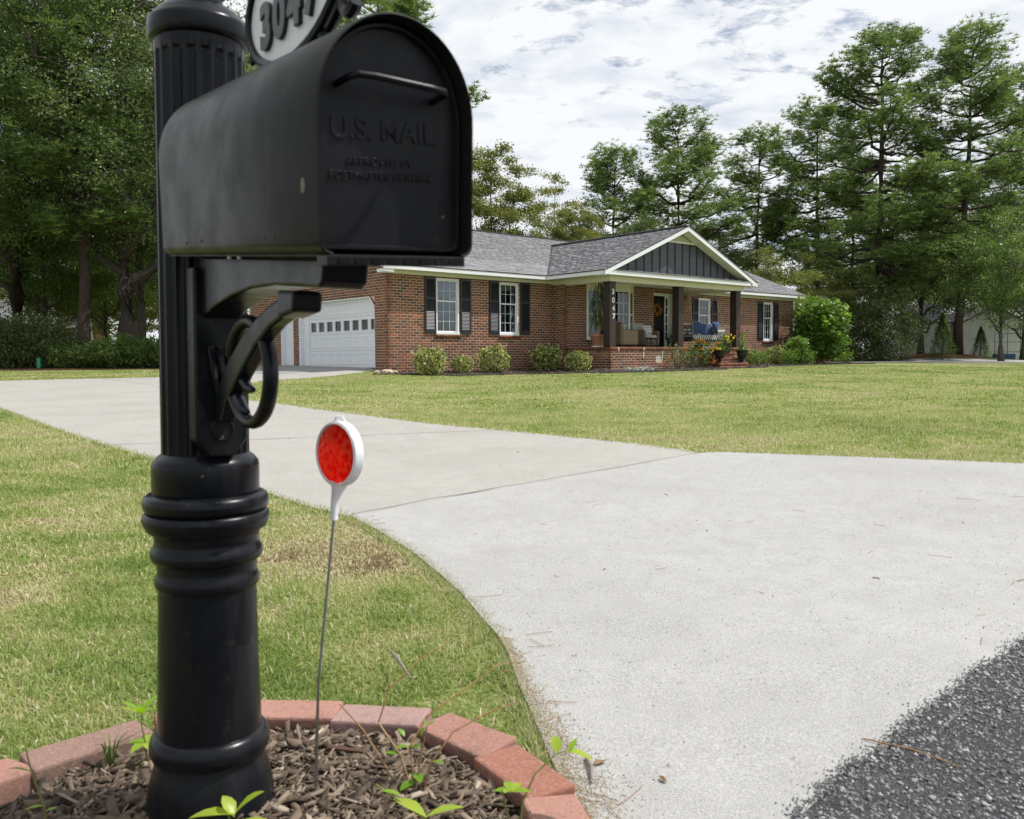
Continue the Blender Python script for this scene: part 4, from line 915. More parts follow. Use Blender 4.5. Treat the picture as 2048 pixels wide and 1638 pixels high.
# the plate's shield-shaped relief (two curved ribs)
b = MB()
for dx in (-.014, .0, .014): b.tube([V3((dx - .004, -.094, .02 + ZC)), V3((dx, -.099, -.02 + ZC)), V3((dx + .006, -.097, -.07 + ZC))], [.004, .0065, .003], 8)
b.build('plate_ribs', 'post_paint', br, smooth=True)

# the box itself
mbx = thing('mailbox', 'black arched metal mailbox with embossed door, close up on its post', 'mailbox', (-.19731, .89, .10546 + ZC))
yw, pt_, ro = R(36.3287), R(5.5786), R(2.7571)
a = V3((math.cos(yw), math.sin(yw), 0)); l = V3((-math.sin(yw), math.cos(yw), 0)); bz = V3((0, 0, 1))
l2 = l * math.cos(pt_) + bz * math.sin(pt_); b2 = -l * math.sin(pt_) + bz * math.cos(pt_); a3 = a * math.cos(ro) + b2 * math.sin(ro); b3 = -a * math.sin(ro) + b2 * math.cos(ro)
mm = Matrix((a3, l2, b3)).transposed().to_4x4(); mm.translation = mbx.location; mbx.matrix_world = mm
WD, HS, EA, LB = .1891, .1459, .1051, .605
def outline(ins=0.0, rc_=.014, na=40):
    P = []; w_ = WD / 2 - ins; c = WD / 2; ea = EA - ins
    for i in range(7): t = math.pi * 1.5 - (math.pi / 2) * i / 6 * 1; P.append((c - w_ + rc_ + rc_ * math.cos(t), ins + rc_ + rc_ * math.sin(t)))
    P += [(c - w_, z) for z in np.linspace(rc_ + ins + .01, HS, 6)]
    for i in range(1, na): t = math.pi * i / na; P.append((c - w_ * math.cos(t), HS + ea * math.sin(t)))
    P += [(c + w_, z) for z in np.linspace(HS, rc_ + ins + .01, 6)]
    for i in range(7): t = 0 - (math.pi / 2) * i / 6; P.append((c + w_ - rc_ + rc_ * math.cos(t), ins + rc_ + rc_ * math.sin(t)))
    return P
Oo = outline(); Oi = outline(.0035, .012); n = len(Oo)
b = MB()
ys_ = [.0, .004, .3, LB - .006, LB]
vs = []; 
rings = [(Oi, .028), (Oi, .001), ([((x + p) / 2, (z + q) / 2) for (x, z), (p, q) in zip(Oo, Oi)], -.0015), (Oo, .001), (Oo, .3), (Oo, LB - .005), (outline(.004, .012), LB)]
for O, y in rings: vs += [(x, y, z) for x, z in O]
fs = []
for j in range(len(rings) - 1): fs += [(j * n + i, j * n + i + 1, (j + 1) * n + i + 1, (j + 1) * n + i) for i in range(n - 1)]
j = len(rings) - 1; fs.append(tuple(j * n + i for i in range(n)))
# floor
b.add(vs, fs); b.box(.012, WD - .012, .03, LB, -.001, .002)
b.build('body', 'box_paint', mbx, smooth=True)
b = MB(); Od = outline(.006, .010); vs = [(x, .026, z) for x, z in Od] + [(x, .034, z) for x, z in Od]; nd = len(Od)
b.add(vs, [tuple(range(nd)), tuple(range(nd, 2 * nd))[::-1]] + [((i + 1) % nd, i, nd + i, nd + (i + 1) % nd) for i in range(nd)])
dmb = b.build('door', 'door_paint', mbx)
b = MB(); Or = outline(.012, .010); vs = [(x, .0262, z) for x, z in Od] + [(x, .018, z) for x, z in outline(.0075, .010)] + [(x, .018, z) for x, z in outline(.0105, .010)] + [(x, .0255, z) for x, z in Or]
b.add(vs, [(j * nd + i, j * nd + (i + 1) % nd, (j + 1) * nd + (i + 1) % nd, (j + 1) * nd + i) for j in range(3) for i in range(nd)]); b.build('door_rim', 'door_paint', dmb, smooth=True)
b = MB(); b.tube([(.034, .026, .1765), (.036, -.004, .1800), (.042, -.012, .1815), (.060, -.014, .1812), (.125, -.014, .1775), (.143, -.012, .1765), (.149, -.004, .175), (.150, .026, .1715)], .0038, 12); b.build('handle', 'post_paint', dmb, smooth=True)
def emb(s_, x, z, size, nm='lettering', off=.0, ext=.0012, rs=1.0): 
    mm = Matrix.Translation((x, .0255, z)) @ Matrix.Rotation(R(-1.6), 4, 'Y') @ Matrix.Rotation(R(90), 4, 'X'); return text_mesh(nm, s_, size, 'door_paint', mm, dmb, ext, off, .0004, rs=rs)
emb('U.S. MAIL', .0895, .1335, .0315, off=.0002, ext=.0009, rs=1.0)
emb('APPROVED BY', .0835, .1005, .0118, off=-.0002, ext=.0007, rs=1.08); emb('POSTMASTER GENERAL', .0870, .0855, .0118, off=-.0002, ext=.0007, rs=1.02)
# hinge strip with slots under the door
b = MB(); b.box(.008, WD - .012, -.002, .026, -.0105, .0005); hs = b.build('hinge_strip', 'box_paint', mbx, bevel=.001)
for i in range(8): b = MB(); x = .020 + i * .0195; b.box(x, x + .0125, -.0032, -.0018, -.0085, -.003); b.build('hinge_tab', 'post_paint', hs)
b = MB(); b.box(.06, WD - .06, .12, LB - .06, -.0045, -.0015); b.build('mounting_plate', 'post_paint', mbx, bevel=.002)
for y in (.30, .34): b = MB(); b.lathe([(.004, -.005), (.004, -.001)], 8, (.020, y)); b.build('mounting_bolt', 'galvanised', mbx)
# screw holes, worn spot, rivets on the near side
for y, z in ((.125, .021), (.155, .020), (.40, .019), (.47, .017)):
    mm = Matrix.Translation((-.0006, y, z)) @ Matrix.Rotation(R(90), 4, 'Y'); b = MB(); b.lathe([(.0022, -.0002), (.0022, .0006)], 10, (0, 0), mm); b.build('screw_hole', 'vent_black', mbx)
mm = Matrix.Translation((-.0005, .038, .072)) @ Matrix.Rotation(R(90), 4, 'Y'); b = MB(); b.lathe([(.0055, -.0002), (.0055, .0004)], 14, (0, 0), mm @ Matrix.Scale(1.5, 4, (1, 0, 0))); b.build('worn_spot', 'twig_grey', mbx)

# number plaque on top of the box
pl = thing('number_plaque', 'oval house number plaque reading 3047 standing on the mailbox', 'number sign', (PC.x + AX.x * .0165, PC.y + AX.y * .0165, 0), YAW)
pcs, pcz, prx, prz = .415, .486, .160, .086
def sheet2(b, poly, t0, t1): sheet(b, poly, t0, t1)
ell = lambda rx, rz, n=48: [(pcs + rx * math.cos(2 * math.pi * i / n), pcz + rz * math.sin(2 * math.pi * i / n)) for i in range(n)]
b = MB(); sheet(b, ell(prx, prz), -.006, .006); b.build('plate', 'plaque_face', pl)
b = MB(); b.tube([SP(s, z, -.006) for s, z in ell(prx, prz, 64)] + [SP(*ell(prx, prz, 64)[0], -.006)], .0075, 8, cap=False, side=(1, 0, 0)); b.tube([SP(s, z, .006) for s, z in ell(prx, prz, 64)] + [SP(*ell(prx, prz, 64)[0], .006)], .0075, 8, cap=False, side=(1, 0, 0)); b.build('rim', 'post_paint', pl, smooth=True)
for ch_, s in (('3', .331), ('0', .382), ('4', .434), ('7', .487)):
    mm = Matrix(((0, 0, -1, -.0085), (-1, 0, 0, -s), (0, 1, 0, pcz - .022 + ZC), (0, 0, 0, 1)))
    text_mesh('numeral', ch_, .082, 'pot_black', mm, pl, .003, .0038, .0006)
for s0, sg in ((pcs - prx - .004, -1), (pcs + prx + .004, 1)):
    pts = [SP(s0 + sg * ((.012 if sg < 0 else .022) * math.cos(t)), pcz - (.02 if sg < 0 else .045) + (.024 if sg < 0 else .03) * math.sin(t)) for t in np.linspace(0, 5.4, 22)]; b = MB(); b.tube(pts, .0065 if sg < 0 else .009, 8, side=(1, 0, 0)); b.build('scroll', 'post_paint', pl, smooth=True)
b = MB()
for s in (.30, .50): b.tube([SP(s, .345), SP(s, .42)], .008, 8)
sheet(b, [(.24, .325), (.56, .30), (.56, .375), (.5, .41), (.3, .425), (.24, .38)], -.004, .004); b.build('mount', 'post_paint', pl)

# driveway marker
mk = thing('driveway_marker', 'round red reflector marker on a thin steel rod beside the mailbox post', 'marker', (-.366, 1.52, 0))
mzc = ZC - .171; hd = V3((.058, 0, 0))
b = MB(); b.tube([(0, 0, -.05), (.012, .004, .25), (.046, .003, ZC - .285)], .0027, 8); b.build('rod', 'galvanised', mk, smooth=True)
ang = R(-118.); nrm = V3((math.cos(ang), math.sin(ang), 0)); nrm = V3((-.66, -.75, .02)).normalized(); rx = V3((0, 0, 1)).cross(nrm).normalized()
rx = V3((nrm.y, -nrm.x, 0)).normalized(); uz = V3((.0, 0, 1))
D = Matrix((rx, nrm.cross(rx).normalized(), nrm)).transposed().to_4x4(); D.translation = (.058, 0, mzc)
b = MB(); b.lathe([(.0535, -.002), (.0525, -.011), (.054, -.012), (.0575, -.009), (.059, .003), (.058, .009), (.0545, .0115), (.0525, .010), (.0520, .006)], 56, (0, 0), D, cap=False); b.build('housing', 'marker_white', mk, smooth=True)
b = MB(); b.lathe([(.052, .004), (.0515, .0088), (.030, .0105), (.001, .011)], 48, (0, 0), D); b.build('lens', 'reflector_red', mk, smooth=True)
b = MB(); b.tube([V3((.058, 0, mzc - .052)), V3((.052, 0, mzc - .072)), V3((.048, 0, mzc - .088)), V3((.0465, 0, mzc - .118))], [.022, .013, .0095, .0095], 14, flat=.7); b.build('rod_socket', 'marker_white', mk, smooth=True)
b = MB(); b.tube([V3((.050, .003, mzc + .055)), V3((.054, 0, mzc + .066)), V3((.064, 0, mzc + .067)), V3((.070, 0, mzc + .055))], .0022, 6); b.build('hanging_loop', 'marker_white', mk, smooth=True)

# brick ring, mulch
ring = []
spec = [(-.495, 1.895, -1, 'paver_red', 'pinkish red edging brick behind the post in the mulch ring'), (-.297, 1.865, -11, 'paver_purple', 'dusty purple edging brick behind the red reflector marker'),
        (-.100, 1.762, -43, 'paver_red', 'clean red edging brick right of the purple one in the ring'), (.018, 1.598, -57, 'paver_rust', 'rust coloured dirty edging brick at the right end of the ring'), (.082, 1.405, -80, 'paver_red', 'red edging brick beside the concrete at the bottom right'),
        (-.690, 1.868, 22, 'paver_rust', 'rusty edging brick left of the post behind the sprout'), (-.880, 1.730, 44, 'paver_brown', 'long dark brown edging brick left of the mailbox post'), (-1.02, 1.565, 60, 'paver_red', 'red edging brick at the far left of the ring'),
        (-1.065, 1.36, 88, 'paver_brown', 'brown edging brick at the outer left of the mulch ring'), (-1.01, 1.16, 112, 'paver_red', 'red edging brick at the near left of the mulch ring'), (-.88, 1.0, 140, 'paver_brown', 'brown edging brick in the near left curve of the ring'), (-.69, .90, 163, 'paver_red', 'red edging brick in the near curve left of the post'), (-.48, .86, 180, 'paver_purple', 'purple edging brick in front of the post'), (-.27, .90, 197, 'paver_red', 'red edging brick in the near curve right of the post'), (-.08, 1.01, 222, 'paver_brown', 'brown edging brick in the near right curve of the ring'), (.05, 1.19, 252, 'paver_rust', 'rusty edging brick at the near right of the ring')]
for i, (x, y, an, mt, lb) in enumerate(spec):
    b = MB(); L = .101 if i != 6 else .118; b.box(-L, L, -.051, .051, -.03, .050)
    o = b.build('edging_brick', mt, None); bv = o.modifiers.new('bevel', 'BEVEL'); bv.width = .006; bv.segments = 2; rg = np.random.default_rng(100 + i)
    for v_ in o.data.vertices: v_.co.x += rg.normal(0, .003); v_.co.y += rg.normal(0, .002); v_.co.z += rg.normal(0, .0015) if v_.co.z > 0 else 0
    o.location = (x, y, .0); o.rotation_euler = (R(random.uniform(-3, 3)), R(random.uniform(-2, 2)), R(an + random.uniform(-2, 2))); tag(o, lb, 'brick', 'edging bricks round the mailbox post')
b = MB(); seg = 40; vs = [(RING_C[0], RING_C[1], .03)] + [(RING_C[0] - .01 + .53 * math.cos(2 * math.pi * i / seg), RING_C[1] + .50 * math.sin(2 * math.pi * i / seg), .006) for i in range(seg)]
b.add(vs, [(0, 1 + i, 1 + (i + 1) % seg) for i in range(seg)]); b.build('mulch_bed', 'mulch_soil', None, smooth='all', kind='structure')
def chips(name, pts, size, mat, tones, **kw):
    """flat splinters: random boxes"""
    n = len(pts); L = RNG.uniform(.4, 1.3, n) * size * RNG.choice([.5, .8, 1, 1.9], n); Wd = L * RNG.uniform(.05, .22, n); T = Wd * RNG.uniform(.25, .6, n)
    yaw = RNG.uniform(0, 2 * math.pi, n); tl = RNG.normal(0, .3, n)
    dx = np.stack([np.cos(yaw) * np.cos(tl), np.sin(yaw) * np.cos(tl), np.sin(tl)], 1); dy = np.stack([-np.sin(yaw), np.cos(yaw), RNG.normal(0, .4, n)], 1); dz = np.cross(dx, dy)
    cs = np.array([(x, y, z) for z in (-1, 1) for y in (-1, 1) for x in (-1, 1)], float)
    V = pts[:, None, :] + cs[None, :, 0:1] * (dx * L[:, None] / 2)[:, None, :] * np.where(cs[None, :, 1:2] > 0, .8, 1) + cs[None, :, 1:2] * (dy * Wd[:, None] / 2)[:, None, :] + cs[None, :, 2:3] * (dz * T[:, None] / 2)[:, None, :]
    F = (SUF[None] + (np.arange(n) * 8)[:, None, None]).reshape(-1, 4)
    return tri_mesh(name, V.reshape(-1, 3), F, mat, tone=np.repeat(tones, 6), **kw)
n = 15000; rr = np.sqrt(RNG.uniform(0, 1, n)) * .47; tt = RNG.uniform(0, 2 * math.pi, n)
pts = np.stack([RING_C[0] - .02 + rr * np.cos(tt) * 1.03, RING_C[1] + rr * np.sin(tt), .012 + .022 * (1 - (rr / .47) ** 2) + RNG.uniform(0, .016, n)], 1)
chips('mulch', pts, .034, 'mulch_chip', RNG.beta(1.6, 2.4, n), kind='stuff')
def inpoly(P, x, y):
    c = np.zeros(len(x), bool); j = len(P) - 1
    for i in range(len(P)):
        xi, yi = P[i]; xj, yj = P[j]
        c ^= ((yi > y) != (yj > y)) & (x < (xj - xi) * (y - yi) / (yj - yi + 1e-12) + xi); j = i
    return c
bx = np.array(BED); n = 22000; x = RNG.uniform(bx[:, 0].min(), bx[:, 0].max(), n); y = RNG.uniform(bx[:, 1].min(), bx[:, 1].max(), n); k2 = inpoly(BED, x, y); x, y = x[k2], y[k2]
chips('bed_mulch', np.stack([x, y, G(x, y) + .025], 1), .09, 'mulch_chip', RNG.beta(1.4, 3, len(x)) , kind='stuff')
# loose aggregate of the asphalt
def pebbles(name, pts, r_, mat, tones, **kw):
    n = len(pts); o8 = np.array([(1, 0, 0), (0, 1, 0), (-1, 0, 0), (0, -1, 0), (0, 0, 1), (0, 0, -1)], float); f8 = np.array([(0, 1, 4), (1, 2, 4), (2, 3, 4), (3, 0, 4), (1, 0, 5), (2, 1, 5), (3, 2, 5), (0, 3, 5)])
    s_ = r_ * RNG.uniform(.5, 1.3, (n, 1, 3)) * np.array([1, 1, .7]); V = pts[:, None, :] + (o8[None] + RNG.normal(0, .22, (n, 6, 3))) * s_
    ya = RNG.uniform(0, 6.28, n); c, s2 = np.cos(ya), np.sin(ya); D_ = V - pts[:, None]; V[:, :, 0] = pts[:, None, 0] + D_[:, :, 0] * c[:, None] - D_[:, :, 1] * s2[:, None]; V[:, :, 1] = pts[:, None, 1] + D_[:, :, 0] * s2[:, None] + D_[:, :, 1] * c[:, None]
    return tri_mesh(name, V.reshape(-1, 3), (f8[None] + (np.arange(n) * 6)[:, None, None]).reshape(-1, 3), mat, tone=np.repeat(tones, 8), **kw)
n = 90000; x = RNG.uniform(.2, 3.2, n); y = RNG.uniform(.8, 3.4, n); k2 = inpoly(road_poly, x, y); x, y = x[k2], y[k2]
pebbles('road_aggregate', np.stack([x, y, G(x, y) + .0145 + RNG.uniform(-.003, .001, len(x))], 1), .0050 * RNG.choice([.6, .8, 1, 1.5], (len(x), 1, 1)), 'aggregate', RNG.beta(1.4, 1.9, len(x)), kind='stuff')
# crumbs of asphalt and grit on the concrete by the road edge
re = np.array(road_edge[2:14]); i = RNG.integers(0, len(re) - 1, 1400); t = RNG.uniform(0, 1, 1400)[:, None]; p = re[i] * (1 - t) + re[i + 1] * t; off = np.abs(RNG.normal(0, .016, 1400)); p[:, 0] -= off * .7; p[:, 1] += off * .7
pebbles('loose_grit', np.stack([p[:, 0], p[:, 1], G(p[:, 0], p[:, 1]) + .011], 1), .0026, 'aggregate', RNG.beta(1.5, 3, 1400), kind='stuff')
# needles, leaf crumbs, twigs blown over the driveway
n = 420; x = RNG.uniform(-4, 4.5, n); y = RNG.uniform(1.4, 12, n) ; k2 = (inpoly(drive_poly, x, y) | inpoly(apron_poly, x, y)); x, y = x[k2], y[k2]
chips('leaf_litter', np.stack([x, y, G(x, y) + .012], 1), .011, 'litter', RNG.uniform(0, .8, len(x)), kind='stuff')
b = MB()
def on(x, y): return float(G(x, y)) + .011
for _ in range(95):
    if random.random() < .6:
        q = random.randint(0, len(apron_left) - 2); t = random.random(); x0 = apron_left[q][0] * (1 - t) + apron_left[q + 1][0] * t + abs(random.gauss(0, .03)); y0 = apron_left[q][1] * (1 - t) + apron_left[q + 1][1] * t
    else: x0 = random.uniform(-.2, 3.2); y0 = random.uniform(1.5, 5)
    an = random.uniform(0, 6.28); L = random.uniform(.03, .10); cv = random.uniform(-.3, .3)
    P_ = [(x0 + L * t * math.cos(an + cv * t), y0 + L * t * math.sin(an + cv * t)) for t in (0, .5, 1)]
    b.tube([(px, py, on(px, py) + .002) for px, py in P_], .0008, 4)
b.build('pine_needles', 'stem_tan', None, kind='stuff')
def twig(pts, r_, label, mat='twig_grey'):
    b = MB(); b.tube([(x, y, on(x, y) + r_ + dz) for x, y, dz in pts], [r_, r_ * 1.1, r_ * .6][:len(pts)] if len(pts) == 3 else r_, 7); tag(b.build('twig', mat, None, smooth=True), label, 'twig', 'fallen twigs')
twig([(.148, 1.72, 0), (.155, 1.67, .004), (.150, 1.615, 0)], .0035, 'short grey twig on the concrete beside the brick ring')
twig([(-.33, 2.28, .02), (-.29, 2.16, .035), (-.255, 2.09, .02)], .004, 'grey twig stuck in the grass behind the brick ring')
twig([(.75, 1.80, 0), (.83, 1.74, .004), (.89, 1.66, .006)], .0016, 'thin brown twig lying across the asphalt edge', 'stem_tan')
twig([(1.80, 3.02, 0), (1.86, 3.05, .003), (1.93, 3.02, 0)], .0018, 'thin reddish twig on the concrete at the right', 'stem_tan')
twig([(-.46, 1.76, .015), (-.38, 1.72, .02), (-.30, 1.71, .015)], .006, 'dark stick lying on the mulch inside the brick ring', 'pot_brown')
def dead_leaf(x, y, sz, an, label, dz=0):
    b = MB(); c, s_ = math.cos(an), math.sin(an); Q = [(-1, 0, .1), (-.3, .42, .35), (.4, .35, .15), (1, 0, .3), (.35, -.35, .45), (-.3, -.4, .2), (0, 0, 0)]
    b.add([(x + (p * c - q * s_) * sz, y + (p * s_ + q * c) * sz, on(x, y) + r_ * sz + dz) for p, q, r_ in Q], [(0, 6, 1), (1, 6, 2), (2, 6, 3), (3, 6, 4), (4, 6, 5), (5, 6, 0)])
    o = b.build('dead_leaf', 'litter', None); at = o.data.attributes.new('tone', 'FLOAT', 'FACE'); at.data.foreach_set('value', [.9] * 6); tag(o, label, 'leaf', 'fallen leaves')
dead_leaf(.175, 1.70, .018, .4, 'curled tan leaf on the concrete next to the grey twig'); dead_leaf(.29, 1.63, .013, 2, 'small pale leaf on the concrete right of the twig'); dead_leaf(-1.55, 2.46, .02, .3, 'yellowed leaf lying in the grass left of the post', .02)

# ------------------------------------------------------------ grass
def vnoise(x, y, sc, seed):
    r_ = np.random.default_rng(seed); T = r_.uniform(0, 1, (64, 64)); a_ = x * sc; b_ = y * sc; i = np.floor(a_).astype(int); j = np.floor(b_).astype(int); u = a_ - i; v = b_ - j; u = u * u * (3 - 2 * u); v = v * v * (3 - 2 * v)
    g = lambda p, q: T[p % 64, q % 64]
    return (g(i, j) * (1 - u) + g(i + 1, j) * u) * (1 - v) + (g(i, j + 1) * (1 - u) + g(i + 1, j + 1) * u) * v
def grass_zone(y0, y1, n, wid, length, name, two=True):
    y = RNG.uniform(y0, y1, n * 3); hx = y * .66 + .6; x = RNG.uniform(-1, 1, n * 3) * hx
    sh = .012
    jx, jy = x + RNG.normal(0, .018, len(x)), y + RNG.normal(0, .018, len(x))
    bad = inpoly(drive_poly, jx, jy) | inpoly(apron_poly, jx, jy) | inpoly(road_poly, x, y) | inpoly(BED, x, y) | inpoly(FARD, x, y) | ((x > 10) & (y > 36)) | (np.hypot((x - RING_C[0] + .02) / 1.06, y - RING_C[1]) < .535)
    u = (x - HO.x) * U.x + (y - HO.y) * U.y; w = (x - HO.x) * W.x + (y - HO.y) * W.y; bad |= (u > -.1) & (w < .3)
    x, y = x[~bad][:n], y[~bad][:n]; n = len(x)
    straw = .40 * vnoise(x, y, .55, 3) + .34 * vnoise(x, y, 2.1, 4) + .26 * vnoise(x, y, 7.5, 5); bare = vnoise(x, y, 3.3, 9) * .6 + vnoise(x, y, 9, 10) * .4; kp = (bare < .70) | (RNG.random(n) < .35); x, y, straw = x[kp], y[kp], straw[kp]; n = len(x)
    for cx_, cy_, r_, a_ in ((-.95, 3.6, .35, .30), (-.62, 3.25, .3, .28), (-.35, 2.45, .22, .22), (-1.75, 2.9, .22, .35), (-1.35, 2.35, .45, .22), (-2.2, 3.9, .6, .15), (-.75, 2.75, .2, .2)): straw = straw + a_ * np.exp(-((x - cx_) ** 2 + (y - cy_) ** 2) / r_ ** 2)
    L = RNG.uniform(.55, 1.35, n) * length * (1.15 - .35 * np.clip((straw - .45) * 3, 0, 1)); yaw = RNG.uniform(0, 2 * math.pi, n); lean = np.abs(RNG.normal(.95, .42, n)); wd = RNG.uniform(.6, 1.4, n) * wid / 2
    d = np.stack([np.cos(yaw), np.sin(yaw), np.zeros(n)], 1); s_ = np.stack([-np.sin(yaw), np.cos(yaw), np.zeros(n)], 1)
    roll = RNG.uniform(-.6, .6, n)[:, None]; s_ = s_ * np.cos(roll) + np.array([0, 0, 1.]) * np.sin(roll)
    B0 = np.stack([x, y, G(x, y) - .012], 1); up_ = np.array([0, 0, 1.])
    mid = B0 + (d * np.sin(lean * .6)[:, None] + up_ * np.cos(lean * .6)[:, None]) * (L * .55)[:, None]; tip = mid + (d * np.sin(np.minimum(lean * 1.4, 1.9))[:, None] + up_ * np.cos(np.minimum(lean * 1.4, 1.9))[:, None]) * (L * .55)[:, None]
    tip[:, 2] = np.maximum(tip[:, 2], B0[:, 2] + .010)
    tone = np.clip(RNG.beta(2, 2.2, n) * .66 + .05 + (straw - .48) * 1.35 + (RNG.uniform(0, 1, n) < .16) * .35, 0, 1)
    if two:
        V = np.stack([B0 - s_ * wd[:, None], B0 + s_ * wd[:, None], mid + s_ * wd[:, None] * .8, mid - s_ * wd[:, None] * .8, tip], 1).reshape(-1, 3); k5 = np.arange(n) * 5
        F = np.concatenate([np.stack([k5, k5 + 1, k5 + 2], 1), np.stack([k5, k5 + 2, k5 + 3], 1), np.stack([k5 + 3, k5 + 2, k5 + 4], 1)]); tn = np.tile(tone, 3)
    else:
        V = np.stack([B0 - s_ * wd[:, None], B0 + s_ * wd[:, None], tip], 1).reshape(-1, 3); k3 = np.arange(n) * 3; F = np.stack([k3, k3 + 1, k3 + 2], 1); tn = tone
    tri_mesh(name, V, F, 'turf', tone=tn, kind='stuff', label='short mown green and straw coloured lawn grass')
grass_zone(1.45, 3.2, 95000, .0029, .024, 'grass')
grass_zone(3.2, 6.0, 105000, .0042, .027, 'grass')
grass_zone(6.0, 12.0, 120000, .0085, .032, 'grass', False)
grass_zone(12.0, 24.0, 120000, .018, .034, 'grass', False)
grass_zone(24.0, 44.0, 110000, .040, .026, 'grass', False)

# ------------------------------------------------------------ leaves, trees, shrubs
def leaf_quads(P, size, up_bias=.5, aspect=.55, rng=RNG):
    n = len(P); nn = rng.normal(0, 1, (n, 3)); nn[:, 2] += up_bias * 2; nn /= np.linalg.norm(nn, axis=1)[:, None]
    t = rng.normal(0, 1, (n, 3)); t -= nn * (t * nn).sum(1)[:, None]; t /= np.linalg.norm(t, axis=1)[:, None]; s_ = np.cross(nn, t)
    L = (size * rng.uniform(.6, 1.35, n))[:, None]; w_ = L * aspect
    V = np.stack([P - t * L * .5, P + s_ * w_ * .5 + t * L * .05 + nn * L * .06, P + t * L * .5, P - s_ * w_ * .5 + t * L * .05 + nn * L * .06], 1).reshape(-1, 3)
    return V, (np.arange(n) * 4)[:, None] + np.arange(4)[None]
def limb_path(p0, p1, bow, rng, n=6, wob=.06):
    p0 = np.array(p0, float); p1 = np.array(p1, float); L = np.linalg.norm(p1 - p0); out = []
    for i in range(n + 1):
        t = i / n; p = p0 * (1 - t) + p1 * t + np.array([0, 0, bow * L * math.sin(math.pi * t)]) + rng.normal(0, wob * L * .35 * math.sin(math.pi * t), 3); out.append(p)
    return out
def broadleaf(seed, H, Rr, cb, tr, nclump, per, leaf, squash=1.0, lean=0, gap=.45, sig=.09, limbs=9, fork=None):
    """returns (trunk mesh, crown mesh) of a broadleaved tree of height H, crown radius Rr, crown base cb"""
    rng = np.random.default_rng(seed); tb = MB(); top = H * .8
    n = 9; tp = [np.array([lean * (i / n) ** 1.4 * H * .1 + rng.normal(0, .03) * tr * 3, rng.normal(0, .03) * tr * 3, top * i / n]) for i in range(n + 1)]
    tb.tube([tuple(p) for p in tp], [tr * (1.35 if i == 0 else 1.0 - .82 * i / n) for i in range(n + 1)], 9)
    cz = (cb + H) / 2; rz = (H - cb) / 2; prim = []
    for i in range(limbs):
        a = 2.4 * i + rng.uniform(-.4, .4); f = rng.uniform(.25, 1); z0 = (fork or cb * .9) + (top - (fork or cb)) * .75 * (i / limbs) ** 1.1
        z1 = min(H - rz * .25, z0 + rng.uniform(.25, .6) * rz + .1 * rz); rad = Rr * rng.uniform(.5, .75) * math.sqrt(max(.1, 1 - ((z1 - cz) / rz) ** 2))
        k_ = min(n, int(z0 / top * n)); b0 = tp[k_] * 1.0; b0[2] = z0; pts = limb_path(b0, (rad * math.cos(a), rad * math.sin(a), z1), -.06, rng, 7); prim.append(pts)
        r0 = tr * .45 * (1 - .5 * i / limbs); tb.tube([tuple(p) for p in pts], [r0 * (1 - .75 * j / 7) for j in range(8)], 7)
    nodes = np.array([p for q in prim for p in q[3:]] + [p for p in tp[5:]])
    C = []
    while len(C) < nclump:
        v = rng.normal(0, 1, 3); v /= np.linalg.norm(v); r_ = rng.uniform(gap, 1.0) ** .6
        lump = 1 + .22 * math.sin(3.1 * v[0] + seed) * math.cos(2.7 * v[1] + seed * 2) + .12 * math.sin(7 * v[2] + 5 * v[0])
        p = np.array([v[0] * Rr * r_ * lump, v[1] * Rr * r_ * lump, cz + v[2] * rz * r_ * squash * (1 if v[2] > 0 else .9)])
        if p[2] > cb * .8: C.append(p)
    C = np.array(C)
    for i, p in enumerate(C):
        if i % 2 == 0:
            q = nodes[np.argmin(np.linalg.norm(nodes - p, axis=1))]; pts = limb_path(q, p, .05, rng, 4, .12); tb.tube([tuple(x) for x in pts], [tr * .10, tr * .085, tr * .06, tr * .045, tr * .02], 4, cap=False)
    sg = sig * Rr; ct = rng.normal(0, .10, len(C)); wts = rng.uniform(.5, 1.5, len(C)); k_ = rng.choice(len(C), nclump * per, p=wts / wts.sum())
    P = C[k_] + rng.normal(0, 1, (len(k_), 3)) * np.array([sg, sg, sg * .55]); V, F = leaf_quads(P, leaf, .5, .6, rng)
    tone = np.clip(rng.beta(2.2, 3.2, len(k_)) + ct[k_], 0, 1)
    me = bpy.data.meshes.new('trunk'); me.from_pydata(tb.v, [], tb.f); me.update(); me.polygons.foreach_set('use_smooth', [True] * len(me.polygons))
    return me, (V, F, tone)
